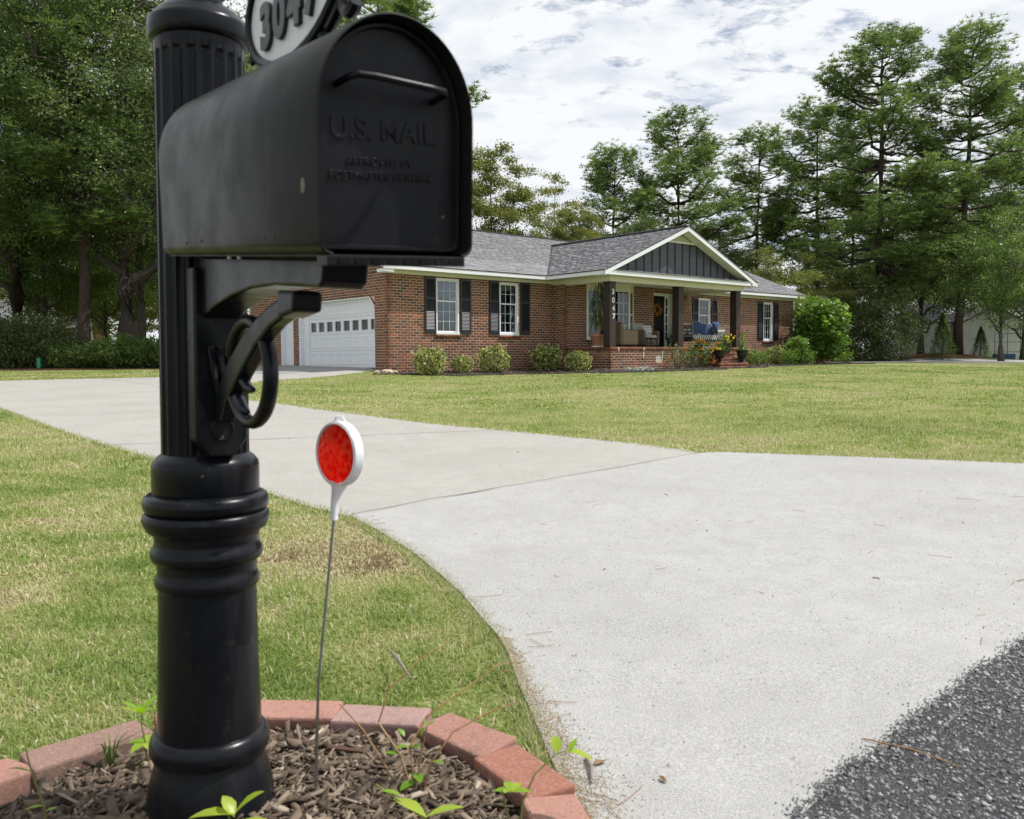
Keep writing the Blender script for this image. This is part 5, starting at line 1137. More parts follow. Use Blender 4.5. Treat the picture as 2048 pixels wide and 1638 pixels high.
def pine(seed, H, Rr, cb, tr, tufts=2200, lean=0, blade=.30, dens=1.0, top_round=.5):
    rng = np.random.default_rng(seed); tb = MB(); n = 10
    tp = [np.array([lean * (i / n) ** 1.3 + rng.normal(0, .05), rng.normal(0, .05), (H - .4) * i / n]) for i in range(n + 1)]
    tb.tube([tuple(p) for p in tp], [tr * (1.25 if i == 0 else 1 - .86 * i / n) for i in range(n + 1)], 9)
    T = []; z = cb; i = 0
    while z < H - .3:
        t = (z - cb) / (H - cb); prof = (min(1, (t + .12) / .30) ** .6) * (1 - t ** 2.6) ** top_round
        for q in range(rng.integers(3, 6)):
            a = rng.uniform(0, 6.28); L = Rr * prof * rng.uniform(.55, 1.12) + .3; k_ = min(n - 1, int(z / (H - .4) * n)); f = z / (H - .4) * n - k_; b0 = tp[k_] * (1 - f) + tp[min(n, k_ + 1)] * f
            el = rng.uniform(-.18, .34) + .6 * t ** 2; e = b0 + np.array([math.cos(a) * L * math.cos(el), math.sin(a) * L * math.cos(el), L * math.sin(el)])
            pts = limb_path(b0, e, -.10, rng, 6, .10); r0 = .022 * L + .012; tb.tube([tuple(p) for p in pts], [r0 * (1 - .8 * j / 6) for j in range(7)], 5, cap=False)
            m_ = max(3, int(L * 3.0))
            for j in range(m_):
                s_ = rng.uniform(.30, 1.0) if j > 1 else (1.0, .85)[j]; idx = s_ * 6; k2 = min(5, int(idx)); p = pts[k2] * (1 - (idx - k2)) + pts[k2 + 1] * (idx - k2)
                sl = L * rng.uniform(.05, .30) * (1.25 - s_ * .6) * (j > 1); a2 = a + rng.choice([-1, 1]) * rng.uniform(.5, 1.4); ee = p + np.array([math.cos(a2) * sl, math.sin(a2) * sl, sl * rng.uniform(.1, .6) + .08])
                if j % 3 == 2: tb.tube([tuple(p), tuple(ee)], [.016, .007], 3, cap=False)
                q_ = rng.integers(7, 15); T += list(ee + rng.normal(0, 1, (q_, 3)) * np.array([.28, .28, .20]))
        z += (.50 + .25 * (1 - t)) / dens; i += 1
    T = np.array(T); 
    if len(T) > tufts: T = T[rng.choice(len(T), tufts, replace=False)]
    nt = len(T); B_ = 11; d = rng.normal(0, 1, (nt, B_, 3)); d[:, :, 2] = np.abs(d[:, :, 2]) * .8 + .1 - .3 * rng.random((nt, B_)); d /= np.linalg.norm(d, axis=2)[:, :, None]
    s_ = np.cross(d, rng.normal(0, 1, (nt, B_, 3))); s_ /= np.linalg.norm(s_, axis=2)[:, :, None]; L = blade * rng.uniform(.6, 1.2, (nt, B_, 1)); w_ = .021
    P = T[:, None, :]; V = np.stack([P - s_ * w_ + d * .02, P + s_ * w_ + d * .02, P + d * L], 2).reshape(-1, 3); F = np.arange(nt * B_ * 3).reshape(-1, 3)
    tone = np.clip(np.repeat(rng.beta(2.2, 3.4, nt), B_) + rng.normal(0, .08, nt * B_), 0, 1)
    me = bpy.data.meshes.new('trunk'); me.from_pydata(tb.v, [], tb.f); me.update(); me.polygons.foreach_set('use_smooth', [True] * len(me.polygons))
    return me, (V, F, tone)
def crown_mesh(data, mat):
    V, F, tone = data; o = tri_mesh('crown', V, F, mat, tone=tone); me = o.data; bpy.data.objects.remove(o); return me
def plant(name, label, cat, x, y, meshes, rz=0, sc=1.0, group=None, parts=('trunk', 'crown'), mats=None, dz=0, sz=None):
    t = thing(name, label, cat, (x, y, float(G(x, y)) - .03 + dz), rz, group); t.scale = (sc, sc, sz or sc)
    for nm, me in zip(parts, meshes):
        o = bpy.data.objects.new(nm, me); COL.objects.link(o); o.parent = t
    return t
def mk_tree(gen, bark, leafm, *a, **k):
    me, d = gen(*a, **k); me.materials.append(MT[bark]); return (me, crown_mesh(d, leafm))
OAK = mk_tree(broadleaf, 'bark_oak', 'leaf_dark', 11, 20, 7.6, 4.2, .47, 250, 300, .135, fork=3.6, limbs=12, gap=.35, sig=.075)
OAK2 = mk_tree(broadleaf, 'bark_grey', 'leaf_mid', 12, 18, 5.6, 3.4, .30, 220, 280, .125, gap=.2, limbs=9)
MAPLE = mk_tree(broadleaf, 'bark_grey', 'leaf_mid', 13, 9, 3.6, 1.8, .16, 140, 230, .12, gap=.2)
DARKT = mk_tree(broadleaf, 'bark_grey', 'leaf_dark', 17, 12, 4.0, 1.8, .22, 170, 240, .13, gap=.2)
OLIVE = mk_tree(broadleaf, 'bark_grey', 'leaf_olive', 14, 12, 2.7, 5.0, .15, 120, 280, .12, gap=.15)
OLIVE_S = mk_tree(broadleaf, 'bark_grey', 'leaf_olive', 15, 11.5, 2.0, 5.5, .12, 60, 110, .11, gap=.3)
UNDER = mk_tree(broadleaf, 'bark_grey', 'leaf_olive', 16, 6.5, 2.6, 1.4, .10, 80, 240, .11, gap=.2)
P_A = mk_tree(pine, 'bark_pine', 'needle', 21, 18.6, 4.3, 4.0, .30, 11000, top_round=.62, dens=1.1)
P_B = mk_tree(pine, 'bark_pine', 'needle', 22, 18.6, 3.7, 5.6, .27, 8500, lean=.5, top_round=.55)
P_C = mk_tree(pine, 'bark_pine', 'needle', 23, 16.4, 3.2, 5.6, .22, 6500, lean=-.2, top_round=.5)
P_D = mk_tree(pine, 'bark_pine', 'needle', 24, 15.2, 3.6, 5.4, .24, 7500, top_round=.4)
def PX(px, Y): return (px - 1024) / 1715 * Y
g_pr = 'pines behind the house'
for nm, lb, px, Y, me, rz, sc, gr in (
    ('pine_tree', 'tallest pine with full dark crown standing right of the house', 1755, 50, P_A, .4, 1.0, g_pr),
    ('pine_tree', 'tall pine with bare leaning trunk at the pine straw mound', 1915, 50.5, P_B, 0, 1.0, g_pr),
    ('pine_tree', 'slimmer pine whose bare trunk rises just right of the house roof', 1634, 56, P_C, 0, 1.0, g_pr),
    ('pine_tree', 'pine with rounded crown right behind the porch gable', 1355, 56, P_D, 1.1, 1.0, g_pr),
    ('pine_tree', 'narrow pine between the gable and the slimmer pine', 1510, 60, P_C, 2.2, .96, g_pr),
    ('pine_tree', 'low broad pine behind the ridge left of the gable', 1228, 54, P_D, 3.0, .83, g_pr),
    ('pine_tree', 'pine half cut off by the right edge of the photo', 2075, 56, P_A, 2.6, 1.0, g_pr),
    ('pine_tree', 'short thin pine trunk behind the white shed', 1700, 62, P_C, 4.0, .85, g_pr),
    ('pine_tree', 'pine hidden behind the mailbox with only its tips showing', 770, 40, P_D, .3, 1.12, g_pr),
    ('pine_tree', 'pine with straight bare trunk left of the great oak', 171, 37, P_B, 1.5, 1.05, 'pines at the left')):
    plant(nm, lb, 'tree', PX(px, Y), Y, me, rz, sc, gr)
for nm, lb, px, Y, me, rz, sc in (
    ('oak_tree', 'great oak with thick forked grey trunk left of the mailbox post', 256, 39, OAK, .6, 1.0),
    ('oak_tree', 'broad dark tree spreading above the top left corner', 40, 43, OAK, 2.9, 1.0),
    ('leafy_tree', 'tall leafy tree behind the fluted post between oak and pine', 430, 46, OAK2, 0, 1.05),
    ('leafy_tree', 'leafy tree at the far left edge in front of the pale house', -40, 37, OAK2, 1.3, .95),
    ('leafy_tree', 'low maple with fresh green leaves in front of the pale house', 95, 46, MAPLE, 0, 1.1),
    ('leafy_tree', 'low maple filling the space between the pine trunk and the oak', 215, 52, MAPLE, 2.0, 1.2),
    ('leafy_tree', 'low bushy tree seen between the bare pine trunk and the great oak', 212, 56, UNDER, 2.0, 1.25),
    ('leafy_tree', 'low bushy tree seen between the great oak and the post', 290, 58, UNDER, 3.0, 1.3),
    ('leafy_tree', 'low bushy tree behind the great oak trunk', 250, 60, MAPLE, 3.0, 1.1),
    ('leafy_tree', 'low bushy dark tree in front of the pale house roof', 120, 50, UNDER, 1.0, 1.1),
    ('leafy_tree', 'leafy tree with slim trunk just right of the great oak', 287, 44, OAK2, 2.2, .9),
    ('leafy_tree', 'dark leafy tree in the gap beside the mailbox bracket', 520, 52, DARKT, 1.0, 1.2),
    ('leafy_tree', 'yellow green leafy tree beyond the garage roof', 985, 48, OLIVE, 0, 1.02),
    ('leafy_tree', 'sparse yellowing tree beside the yellow green one', 1110, 52, OLIVE_S, .5, 1.0),
    ('leafy_tree', 'low olive coloured tree showing over the roof valley', 1145, 45, OLIVE, 1.8, .70),
    ('leafy_tree', 'olive tree low behind the roof next to the mailbox edge', 1045, 47, UNDER, 2.2, 1.25),
    ('leafy_tree', 'dark evergreen mass between the two tallest pines', 1840, 56, DARKT, .2, 1.02),
    ('leafy_tree', 'leafy tree with short trunk at the white driveway on the right', 2000, 44.5, MAPLE, 1.1, .86),
    ('leafy_tree', 'dark tree with low trunk at the right edge of the photo', 2046, 50, DARKT, 2.1, .75),
    ('leafy_tree', 'dark leafy tree behind the pines at the far right', 1960, 66, DARKT, 3.1, 1.25),
    ('leafy_tree', 'pale brushy tree low behind the right end of the house', 1560, 46, UNDER, 0, .95),
    ('leafy_tree', 'pale brushy tree behind the bright green shrub', 1640, 50, UNDER, 1.2, .9),
    ('leafy_tree', 'small yellow leaved tree left of the white shed', 1705, 56, UNDER, 2.5, .95),
    ('leafy_tree', 'low dark tree behind the porch gable ridge', 1290, 50, DARKT, 1.9, .72),
    ('leafy_tree', 'low dark tree behind the right roof slope', 1440, 56, DARKT, .9, .72)):
    plant(nm, lb, 'tree', PX(px, Y), Y, me, rz, sc)
# far trees beyond the lots
for i, (x, y, me, sc) in enumerate(((-60, 95, OAK2, 1), (-52, 82, DARKT, 1.3), (-45, 78, OAK2, .9), (-37, 84, DARKT, 1.3), (-30, 80, MAPLE, 1.6), (-23, 88, OAK2, 1), (-15, 90, DARKT, 1.3), (-7, 92, OAK2, .85), (2, 88, DARKT, 1.1), (9, 92, DARKT, 1.1), (16, 90, MAPLE, 1.2), (24, 86, DARKT, .9), (31, 84, DARKT, 1.0), (38, 80, MAPLE, 1.4), (45, 82, DARKT, 1.2), (52, 78, OAK2, .9), (60, 84, DARKT, 1.5), (70, 84, OAK2, 1), (47, 62, DARKT, 1.1), (56, 60, OAK2, .95))):
    plant('far_tree', 'distant tree in the band of woods behind the gardens', 'tree', x, y, me, i * 1.3, sc, 'distant trees behind the gardens')

# leafy balls and shrubs: each is a crown of leaves over a few stems
def shrub(seed, Rx, Rz, n, leaf, sprigs=0, lump=.15, hollow=.55, aspect=.55, flat_=1.0):
    rng = np.random.default_rng(seed); v = rng.normal(0, 1, (n, 3)); v /= np.linalg.norm(v, axis=1)[:, None]; r_ = rng.uniform(hollow ** 3, 1, n) ** (1 / 3)
    l_ = 1 + lump * np.sin(4 * v[:, 0] + seed) * np.cos(5 * v[:, 1]) + lump * .6 * np.sin(9 * v[:, 2] + 7 * v[:, 0])
    P = v * (r_ * l_)[:, None] * np.array([Rx, Rx, Rz]); P[:, 2] += Rz * .96; P = P[P[:, 2] > .02]
    if sprigs:
        a = rng.uniform(0, 6.28, sprigs); b0 = np.stack([np.cos(a) * Rx * rng.uniform(.2, .95, sprigs), np.sin(a) * Rx * rng.uniform(.2, .95, sprigs), Rz * rng.uniform(1.0, 1.7, sprigs)], 1)
        Q = np.repeat(b0, 14, 0); Q[:, 2] = np.minimum(Q[:, 2], Rz * 1.75); t = np.tile(np.linspace(0, 1, 14), sprigs)[:, None]; dr = np.repeat(np.stack([rng.normal(0, .3, sprigs), rng.normal(0, .3, sprigs), np.ones(sprigs)], 1), 14, 0); P = np.concatenate([P, Q + dr * t * Rz * .45 + rng.normal(0, leaf * .35, Q.shape)])
    V, F = leaf_quads(P, leaf, .35, aspect, rng); tone = np.clip(rng.beta(2, 2.6, len(P)) + .10 * (np.linalg.norm(P - np.array([0, 0, Rz]), axis=1) / Rx > .9), 0, 1)
    b = MB()
    for i in range(7):
        a = i * .9; b.tube([(0.03 * math.cos(a), .03 * math.sin(a), -.05), (Rx * .35 * math.cos(a), Rx * .35 * math.sin(a), Rz * .8), (Rx * .6 * math.cos(a), Rx * .6 * math.sin(a), Rz * 1.4)], [.02 * Rx + .006, .012 * Rx + .004, .003], 5)
    me = bpy.data.meshes.new('stems'); me.from_pydata(b.v, [], b.f); me.update(); return me, (V, F, tone)
def mk_shrub(leafm, *a, **k):
    me, d = shrub(*a, **k); me.materials.append(MT['bark_grey']); o = crown_mesh(d, leafm); return (me, o)
BALL = [mk_shrub('leaf_variegated', 30 + i, .52, .41, 2300, .072, lump=.11, hollow=.55, sprigs=14) for i in range(2)]
def at_px(px, w_):      # point of the bed at distance w_ out from the front wall, in the direction of a given bearing
    dx = (px - 1024) / 1715
    # HO + U*u + W*w lies on x = dx*y
    u = (dx * (HO.y + W.y * w_) - HO.x - W.x * w_) / (U.x - dx * U.y); p = HO + U * u + W * w_; return p.x, p.y
gb = 'clipped variegated shrubs in the bed along the house'
for lb, px, w_, sc, v in (('round clipped variegated shrub under the left shutter of the first window', 860, 1.0, 1.02, 0), ('smallest clipped shrub below the first window right shutter', 924, .9, .70, 1), ('round clipped variegated shrub left of the second window', 987, 1.0, 1.06, 0),
    ('large clipped green shrub in front of the black storage box', 1091, .9, 1.08, 1), ('round clipped yellow green shrub before the shaded side of the porch', 1172, 3.0 - .35, .86, 0), ('clipped shrub directly right of the porch steps', 1503, 1.3, .82, 1), ('clipped shrub under the last window of the house', 1552, 1.1, .98, 0)):
    if px == 1172:
        p = HW(5.75, 2.1); x, y = p.x, p.y
    else: x, y = at_px(px, w_)
    plant('clipped_shrub', lb, 'shrub', x, y, BALL[v], px, sc, gb, ('stems', 'foliage'))
LSH = mk_shrub('leaf_mid', 40, 1.5, .75, 5200, .11, sprigs=60, lump=.2)
LSH2 = mk_shrub('leaf_dark', 41, 1.9, 1.15, 6500, .12, sprigs=40, lump=.2)
ROSE = mk_shrub('leaf_mid', 42, .42, .36, 420, .06, sprigs=12, lump=.3, hollow=.2)
IVY = mk_shrub('leaf_dark', 43, 2.7, 2.0, 15000, .13, sprigs=60, lump=.25)
LOW = mk_shrub('leaf_bright', 44, .5, .38, 700, .085, sprigs=26, lump=.3, hollow=.2, aspect=.3)
gl_ = 'shrubs along the left edge of the lot'
for i, (lb, px, Y, me, sc) in enumerate((('big dark shrub at the left end of the shrub row', 10, 37.5, LSH2, 1.0), ('tall dark shrub second from the left in the shrub row', 66, 38, LSH2, 1.02), ('dark shrub beside the green utility pedestal', 112, 37.6, LSH2, .78), ('feathery green shrub left of the bare pine trunk', 158, 37, LSH, .80),
     ('feathery green shrub right of the bare pine trunk', 200, 36.8, LSH, .78), ('feathery green shrub at the foot of the great oak', 248, 36.6, LSH, .95), ('feathery green shrub next to the mailbox post', 296, 36.8, LSH, .85), ('shrub hidden behind the mailbox post', 345, 37, LSH, .9), ('dark shrub past the left border of the view', -60, 38, LSH2, 1.1))):
    plant('garden_shrub', lb, 'shrub', PX(px, Y), Y, me, i * 1.7, sc, gl_, ('stems', 'foliage'))
plant('ivy_thicket', 'dark thicket of ivy and shrubs round the tallest pine', 'shrub', PX(1752, 48.5), 48.5, IVY, .3, 1.0, None, ('stems', 'foliage'))
plant('ivy_thicket', 'dark shrub right behind the bright green bush', 'shrub', PX(1700, 50), 50, IVY, 2.3, .85, None, ('stems', 'foliage'))
# cedar cone
rng = np.random.default_rng(5); n = 5200; t = rng.uniform(0, 1, n) ** .8; a_ = rng.uniform(0, 6.28, n); r_ = (1 - t) ** .8 * .78 * (1 + .2 * np.sin(a_ * 5 + t * 20)) * rng.uniform(.6, 1, n); P = np.stack([r_ * np.cos(a_), r_ * np.sin(a_), .15 + t * 2.5], 1)
V, F = leaf_quads(P, .13, 1.2, .25, rng); cm = crown_mesh((V, F, rng.beta(2, 2.5, n)), 'leaf_mid'); b = MB(); b.tube([(0, 0, -.1), (0, 0, 2.3)], [.06, .01], 6); tm = bpy.data.meshes.new('trunk'); tm.from_pydata(b.v, [], b.f); tm.materials.append(MT['bark_grey'])
plant('young_cedar', 'cone shaped young cedar in front of the leaning pine trunk', 'tree', PX(1884, 47.5), 47.5, (tm, cm)); plant('young_cedar', 'small young evergreen between the shed and the short trunk', 'tree', PX(1960, 54), 54, (tm, cm), 1, .8)
# bright palmate shrub at the corner of the house
rng = np.random.default_rng(9)
def palmate(P, size, rng):
    n = len(P); K = 10; ang = np.linspace(0, 2 * math.pi, K, endpoint=False) + .3; rad = np.where(np.arange(K) % 2 == 0, 1.0, .42)
    nn = rng.normal(0, 1, (n, 3)) * .75; nn[:, 2] += 1.2; nn /= np.linalg.norm(nn, axis=1)[:, None]; t = rng.normal(0, 1, (n, 3)); t -= nn * (t * nn).sum(1)[:, None]; t /= np.linalg.norm(t, axis=1)[:, None]; s_ = np.cross(nn, t)
    L = (size * rng.uniform(.55, 1.3, n))[:, None, None] * .5
    V = P[:, None] + (t[:, None] * np.cos(ang)[None, :, None] + s_[:, None] * np.sin(ang)[None, :, None]) * rad[None, :, None] * L - nn[:, None] * (rad[None, :, None] ** 2) * L * .35
    V = np.concatenate([V, P[:, None]], 1); F = []
    for i in range(K): F.append(np.stack([np.full(n, K), np.full(n, i), np.full(n, (i + 1) % K)], 1) + (np.arange(n) * (K + 1))[:, None])
    return V.reshape(-1, 3), np.concatenate(F), K
n = 3600; v = rng.normal(0, 1, (n, 3)); v /= np.linalg.norm(v, axis=1)[:, None]; r_ = rng.uniform(.25, 1, n) ** .5; lump = 1 + .16 * np.sin(4 * v[:, 0] + 1) * np.cos(4 * v[:, 2]) + .1 * np.sin(9 * v[:, 1])
P = v * (r_ * lump)[:, None] * np.array([1.28, 1.28, 1.52]); P[:, 2] += 1.55; P = P[P[:, 2] > .08]; V, F, K = palmate(P, .26, rng); tone = np.tile(np.clip(rng.beta(2, 2.2, len(P)) + .12 * (P[:, 2] > 2.1), 0, 1), K)
cm = crown_mesh((V, F, tone), 'leaf_bright'); b = MB()
for i in range(10): a = i * .63; b.tube([(.1 * math.cos(a), .1 * math.sin(a), 0), (.5 * math.cos(a), .5 * math.sin(a), 1.4), (.8 * math.cos(a), .8 * math.sin(a), 2.4)], [.025, .018, .005], 5)
tm = bpy.data.meshes.new('stems'); tm.from_pydata(b.v, [], b.f); tm.materials.append(MT['stem_tan'])
x, y = at_px(1640, 1.5); plant('leafy_bush', 'large bright green broad leaved bush at the right corner of the house', 'shrub', x, y, (tm, cm), 0, 1.0, None, ('stems', 'foliage'))
x, y = at_px(1592, 1.6); plant('leafy_bush', 'lower bright green bush in front of the downspout', 'shrub', x, y, (tm, cm), 2, .40, None, ('stems', 'foliage'))
for lb, px, w_, sc, rz in (('clump of strappy green leaves right of the steps', 1520, 2.0, .85, 0), ('clump of strappy green leaves in front of the last clipped shrub', 1578, 1.9, .95, 1), ('clump of strappy green leaves at the foot of the bright bush', 1612, 2.0, .8, 2), ('green sprigs right of the big bright bush', 1690, 1.6, .8, 3)):
    x, y = at_px(px, w_); plant('bedding_plant', lb, 'plant', x, y, LOW, rz, sc, 'low green plants in the bed', ('stems', 'foliage'))
p = HW(9.3, 3.25); plant('rose_bush', 'open rose bush with bare stems before the porch wall', 'shrub', p.x, p.y, ROSE, 0, 1.0, None, ('stems', 'foliage'), sz=1.15)
p = HW(10.45, 3.2); plant('rose_bush', 'fuller rose bush with orange blooms left of the porch steps', 'shrub', p.x, p.y, ROSE, 2, 1.25, None, ('stems', 'foliage'))
rng = np.random.default_rng(3)
def blossoms(cx_, n, spread, size, mat, name='blossoms', h=(0.2, .6)):
    P = np.stack([rng.normal(0, spread, n), rng.normal(0, spread, n), rng.uniform(*h, n)], 1); P = np.repeat(P, 6, 0) + rng.normal(0, size * .3, (n * 6, 3)); V, F = leaf_quads(P, size, .5, .8, rng); o = tri_mesh(name, V, F, mat, tone=rng.random(len(P))); o.location = cx_; return o
for o_, (u, w_), mt, n_ in (('rose_bush.001', (10.45, 3.2), 'petal_orange', 7), ('rose_bush', (9.3, 3.25), 'petal_orange', 2)):
    q = blossoms((0, 0, 0), n_, .25, .05, mt, 'bloom', (.2, .7)); q.parent = bpy.data.objects[o_]
x = HW(7.1, 3.5); P = np.stack([rng.normal(0, .36, 500), rng.normal(0, .10, 500), rng.uniform(.0, .10, 500)], 1); V, F = leaf_quads(P, .06, .6, .4, rng); o = tri_mesh('silver_groundcover', V, F, 'leaf_silver', tone=rng.random(500), kind='stuff'); o.location = (x.x, x.y, x.z + .02); o.rotation_euler = (0, 0, TH); o['label'] = 'low silvery leaved plant at the foot of the porch wall'

# ------------------------------------------------------------ things on and round the porch
def pot(name, label, u, w_, z, prof_, mat, rim=None, group=None, seg=24):
    p = HW(u, w_, z); t = thing(name, label, 'planter' if 'urn' not in name else 'urn', (p.x, p.y, p.z), 0, group); b = MB(); b.lathe(prof_, seg, cap=True); b.build('pot', mat, t, smooth=True)
    b = MB(); r_ = prof_[-1][0] * .86; zz = prof_[-1][1] - .025; b.lathe([(r_, zz - .01), (r_, zz)], 16); b.build('soil', 'mulch_soil', t); return t
def filler(t, seed, spread, h0, h1, n, leaf, mat, aspect=.35, arch=0, name='foliage'):
    rg = np.random.default_rng(seed); a = rg.uniform(0, 6.28, n); rr = np.abs(rg.normal(0, spread, n)); P = np.stack([rr * np.cos(a), rr * np.sin(a), h0 + (h1 - h0) * rg.random(n) * (1 - (rr / (spread * 3)) ** 2)], 1); V, F = leaf_quads(P, leaf, .2, aspect, rg); o = tri_mesh(name, V, F, mat, tone=rg.beta(2, 2, n)); o.parent = t; o['kind'] = 'stuff'; return o
tp_ = pot('planter', 'terracotta pot holding a tall corn plant at the left porch end', 6.80, 1.95, PZ, [(.17, .0), (.19, .0), (.20, .03), (.16, .035), (.165, .05), (.245, .33), (.25, .335), (.275, .34), (.28, .41), (.265, .415), (.25, .40)], 'terracotta')
b = MB(); b.lathe([(.17, .0), (.20, .0), (.205, .035), (.17, .04)], 20); b.build('saucer', 'cushion_white', tp_)
cp = thing('corn_plant', 'tall dark leaved corn plant growing from the terracotta pot', 'plant', tp_.location + V3((0, 0, .38)), 0)
b = MB(); b.tube([(0, 0, 0), (.03, .0, .6), (.02, .02, 1.5)], [.028, .024, .018], 8); b.tube([(.06, 0, 0), (.10, .03, .5), (.06, .05, 1.05)], [.02, .018, .014], 8); b.build('cane', 'stem_tan', cp)
rg = np.random.default_rng(77); lv = MB()
for hz, n_ in ((1.58, 30), (1.4, 20), (1.2, 22), (1.0, 22), (.8, 26), (.6, 26), (.42, 20)):
    for i in range(n_):
        a = rg.uniform(0, 6.28); L = rg.uniform(.28, .52); c0 = V3((.03, .02, hz + rg.uniform(-.1, .05))); d_ = V3((math.cos(a), math.sin(a), 0)); s_ = V3((-math.sin(a), math.cos(a), 0)) * .018; p0 = c0; p1 = c0 + d_ * L * .35 + V3((0, 0, L * .28)); p2 = c0 + d_ * L * .62 + V3((0, 0, -L * .15)); p3 = c0 + d_ * L * .72 + V3((0, 0, -L * .85))
        lv.add([p0, p1 - s_, p1 + s_, p2 - s_, p2 + s_, p3], [(0, 1, 2), (1, 3, 4, 2), (3, 5, 4)])
o = lv.build('leaves', 'leaf_dark', cp); at = o.data.attributes.new('tone', 'FLOAT', 'FACE'); at.data.foreach_set('value', np.repeat(rg.beta(2, 3, len(o.data.polygons) // 3), 3))
URN = [(.15, 0), (.155, .02), (.12, .045), (.07, .07), (.05, .10), (.055, .13), (.09, .155), (.15, .19), (.175, .25), (.185, .34), (.20, .39), (.235, .42), (.24, .44), (.215, .445)]
for i, (u, w_, lb) in enumerate(((11.41, 3.42, 'black pedestal urn on the left end of the lowest step'), (12.74, 3.42, 'black pedestal urn on the right end of the lowest step'))):
    t = pot('garden_urn', lb, u, w_, -2.715, URN, 'pot_black', group='black urns on the porch steps'); filler(t, i, .12, .42, .62 if i else .72, 160, .09, 'leaf_bright')
    if i == 0:
        q = blossoms((-.12, -.12, 0), 5, .06, .06, 'petal_yellow', 'bloom', (.42, .55)); q.parent = t
    else:
        filler(t, 9, .09, .55, 1.25, 190, .085, 'leaf_bright', name='tall_stems'); q = blossoms((0, 0, 0), 5, .13, .045, 'petal_pink', 'bloom', (1.05, 1.3)); q.parent = t
t = pot('planter', 'black pot of orange flowers left of the porch steps', 11.02, 2.86, -2.345, [(.15, 0), (.19, .22), (.21, .26), (.19, .265)], 'pot_black'); filler(t, 4, .11, .24, .50, 130, .08, 'leaf_mid'); q = blossoms((0, 0, 0), 9, .11, .055, 'petal_orange', 'bloom', (.35, .52)); q.parent = t
filler(t, 14, .10, .0, .25, 70, .07, 'leaf_silver', name='trailing_leaves').location = (.12, -.12, 0)
t = pot('planter', 'large dark olive glazed pot of yellow flowers on the top step', 12.52, 2.84, -2.345, [(.16, 0), (.21, .10), (.235, .24), (.24, .31), (.25, .33), (.225, .335)], 'pot_olive'); filler(t, 5, .14, .33, .66, 180, .10, 'leaf_bright'); q = blossoms((.05, -.05, 0), 9, .15, .06, 'petal_yellow', 'bloom', (.38, .6)); q.parent = t
t = pot('planter', 'small empty brown clay pot on the middle step', 11.32, 3.12, -2.53, [(.09, 0), (.125, .22), (.14, .23), (.14, .26), (.12, .26)], 'pot_brown')
t = pot('planter', 'grey pot with a round green plant by the sidelight', 12.35 - 1.05, 1.35, PZ, [(.12, 0), (.16, .10), (.17, .26), (.15, .33), (.155, .35)], 'pot_grey'); t.location = HW(11.02, 1.6, PZ); filler(t, 6, .08, .33, .48, 160, .06, 'leaf_bright')
# wicker armchairs
def armchair(label, u, w_, rz):
    p = HW(u, w_, PZ); t = thing('wicker_armchair', label, 'armchair', p, TH + rz, 'wicker armchairs on the porch')
    def part(nm, mat, *bx, bev=.03):
        b = MB()
        for q in bx: b.box(*q)
        o = b.build(nm, mat, t, bevel=bev); return o
    part('base', 'wicker', (-.40, .40, -.36, .36, .07, .30)); part('arm', 'wicker', (-.44, -.31, -.40, .38, .07, .60), bev=.05); part('arm', 'wicker', (.31, .44, -.40, .38, .07, .60), bev=.05); part('back', 'wicker', (-.42, .42, .30, .43, .07, .86), bev=.05)
    for x in (-.36, .36):
        for y in (-.32, .36): part('leg', 'swing_dark', (x - .03, x + .03, y - .03, y + .03, 0, .08), bev=.004)
    part('seat_cushion', 'cushion_grey', (-.30, .30, -.38, .28, .31, .45), bev=.045)
    b = MB(); b.box(-.30, .30, -.07, .07, 0, .46, Matrix.Translation((0, .24, .43)) @ Matrix.Rotation(R(-12), 4, 'X')); b.build('back_cushion', 'cushion_grey', t, bevel=.05); return t
armchair('wicker armchair with grey cushions facing the lawn left of the front door', 10.0, 1.15, 0)
armchair('wicker armchair turned sideways right behind the numbered porch column', 8.38, 1.55, R(88))
def pillow(label, u, w_, z, rz, tilt, mat, sx=.22, sz_=.20, grp=None):
    b = MB(); n_ = 9; vs = []; th = .075
    for s_ in (1, -1):
        for j in range(n_):
            for i in range(n_):
                x = -1 + 2 * i / (n_ - 1); z_ = -1 + 2 * j / (n_ - 1); e = max(0, (1 - x * x) * (1 - z_ * z_)) ** .45; pin = 1 - .10 * (abs(x) * (1 - z_ * z_) * 0 + 0); cx2 = x * sx * (1 - .07 * (1 - z_ * z_) * 0) ; vs.append((cx2 * (1 - .08 * (1 - abs(z_)) * (abs(x) > .9)), s_ * -th * e, z_ * sz_ * (1 - .08 * (1 - abs(x)) * (abs(z_) > .9))))
    fs = []
    for s_ in (0, 1):
        o_ = s_ * n_ * n_
        for j in range(n_ - 1):
            for i in range(n_ - 1): q = (o_ + j * n_ + i, o_ + j * n_ + i + 1, o_ + (j + 1) * n_ + i + 1, o_ + (j + 1) * n_ + i); fs.append(q if s_ == 0 else q[::-1])
    b.add(vs, fs); o = b.build('pillow', mat, None, smooth='all'); p = HW(u, w_, z); o.location = p; o.rotation_euler = (R(tilt), 0, TH + rz); o.rotation_mode = 'XYZ'; tag(o, label, 'pillow', grp); return o
pillow('white pillow with black chevron stripes on the armchair by the door', 10.14, 1.22, PZ + .63, 0, -18, 'pillow_chevron', .24, .19)
pillow('black and white patterned pillow on the sideways armchair', 8.55, 1.42, PZ + .62, R(70), -16, 'pillow_pattern', .22, .2)
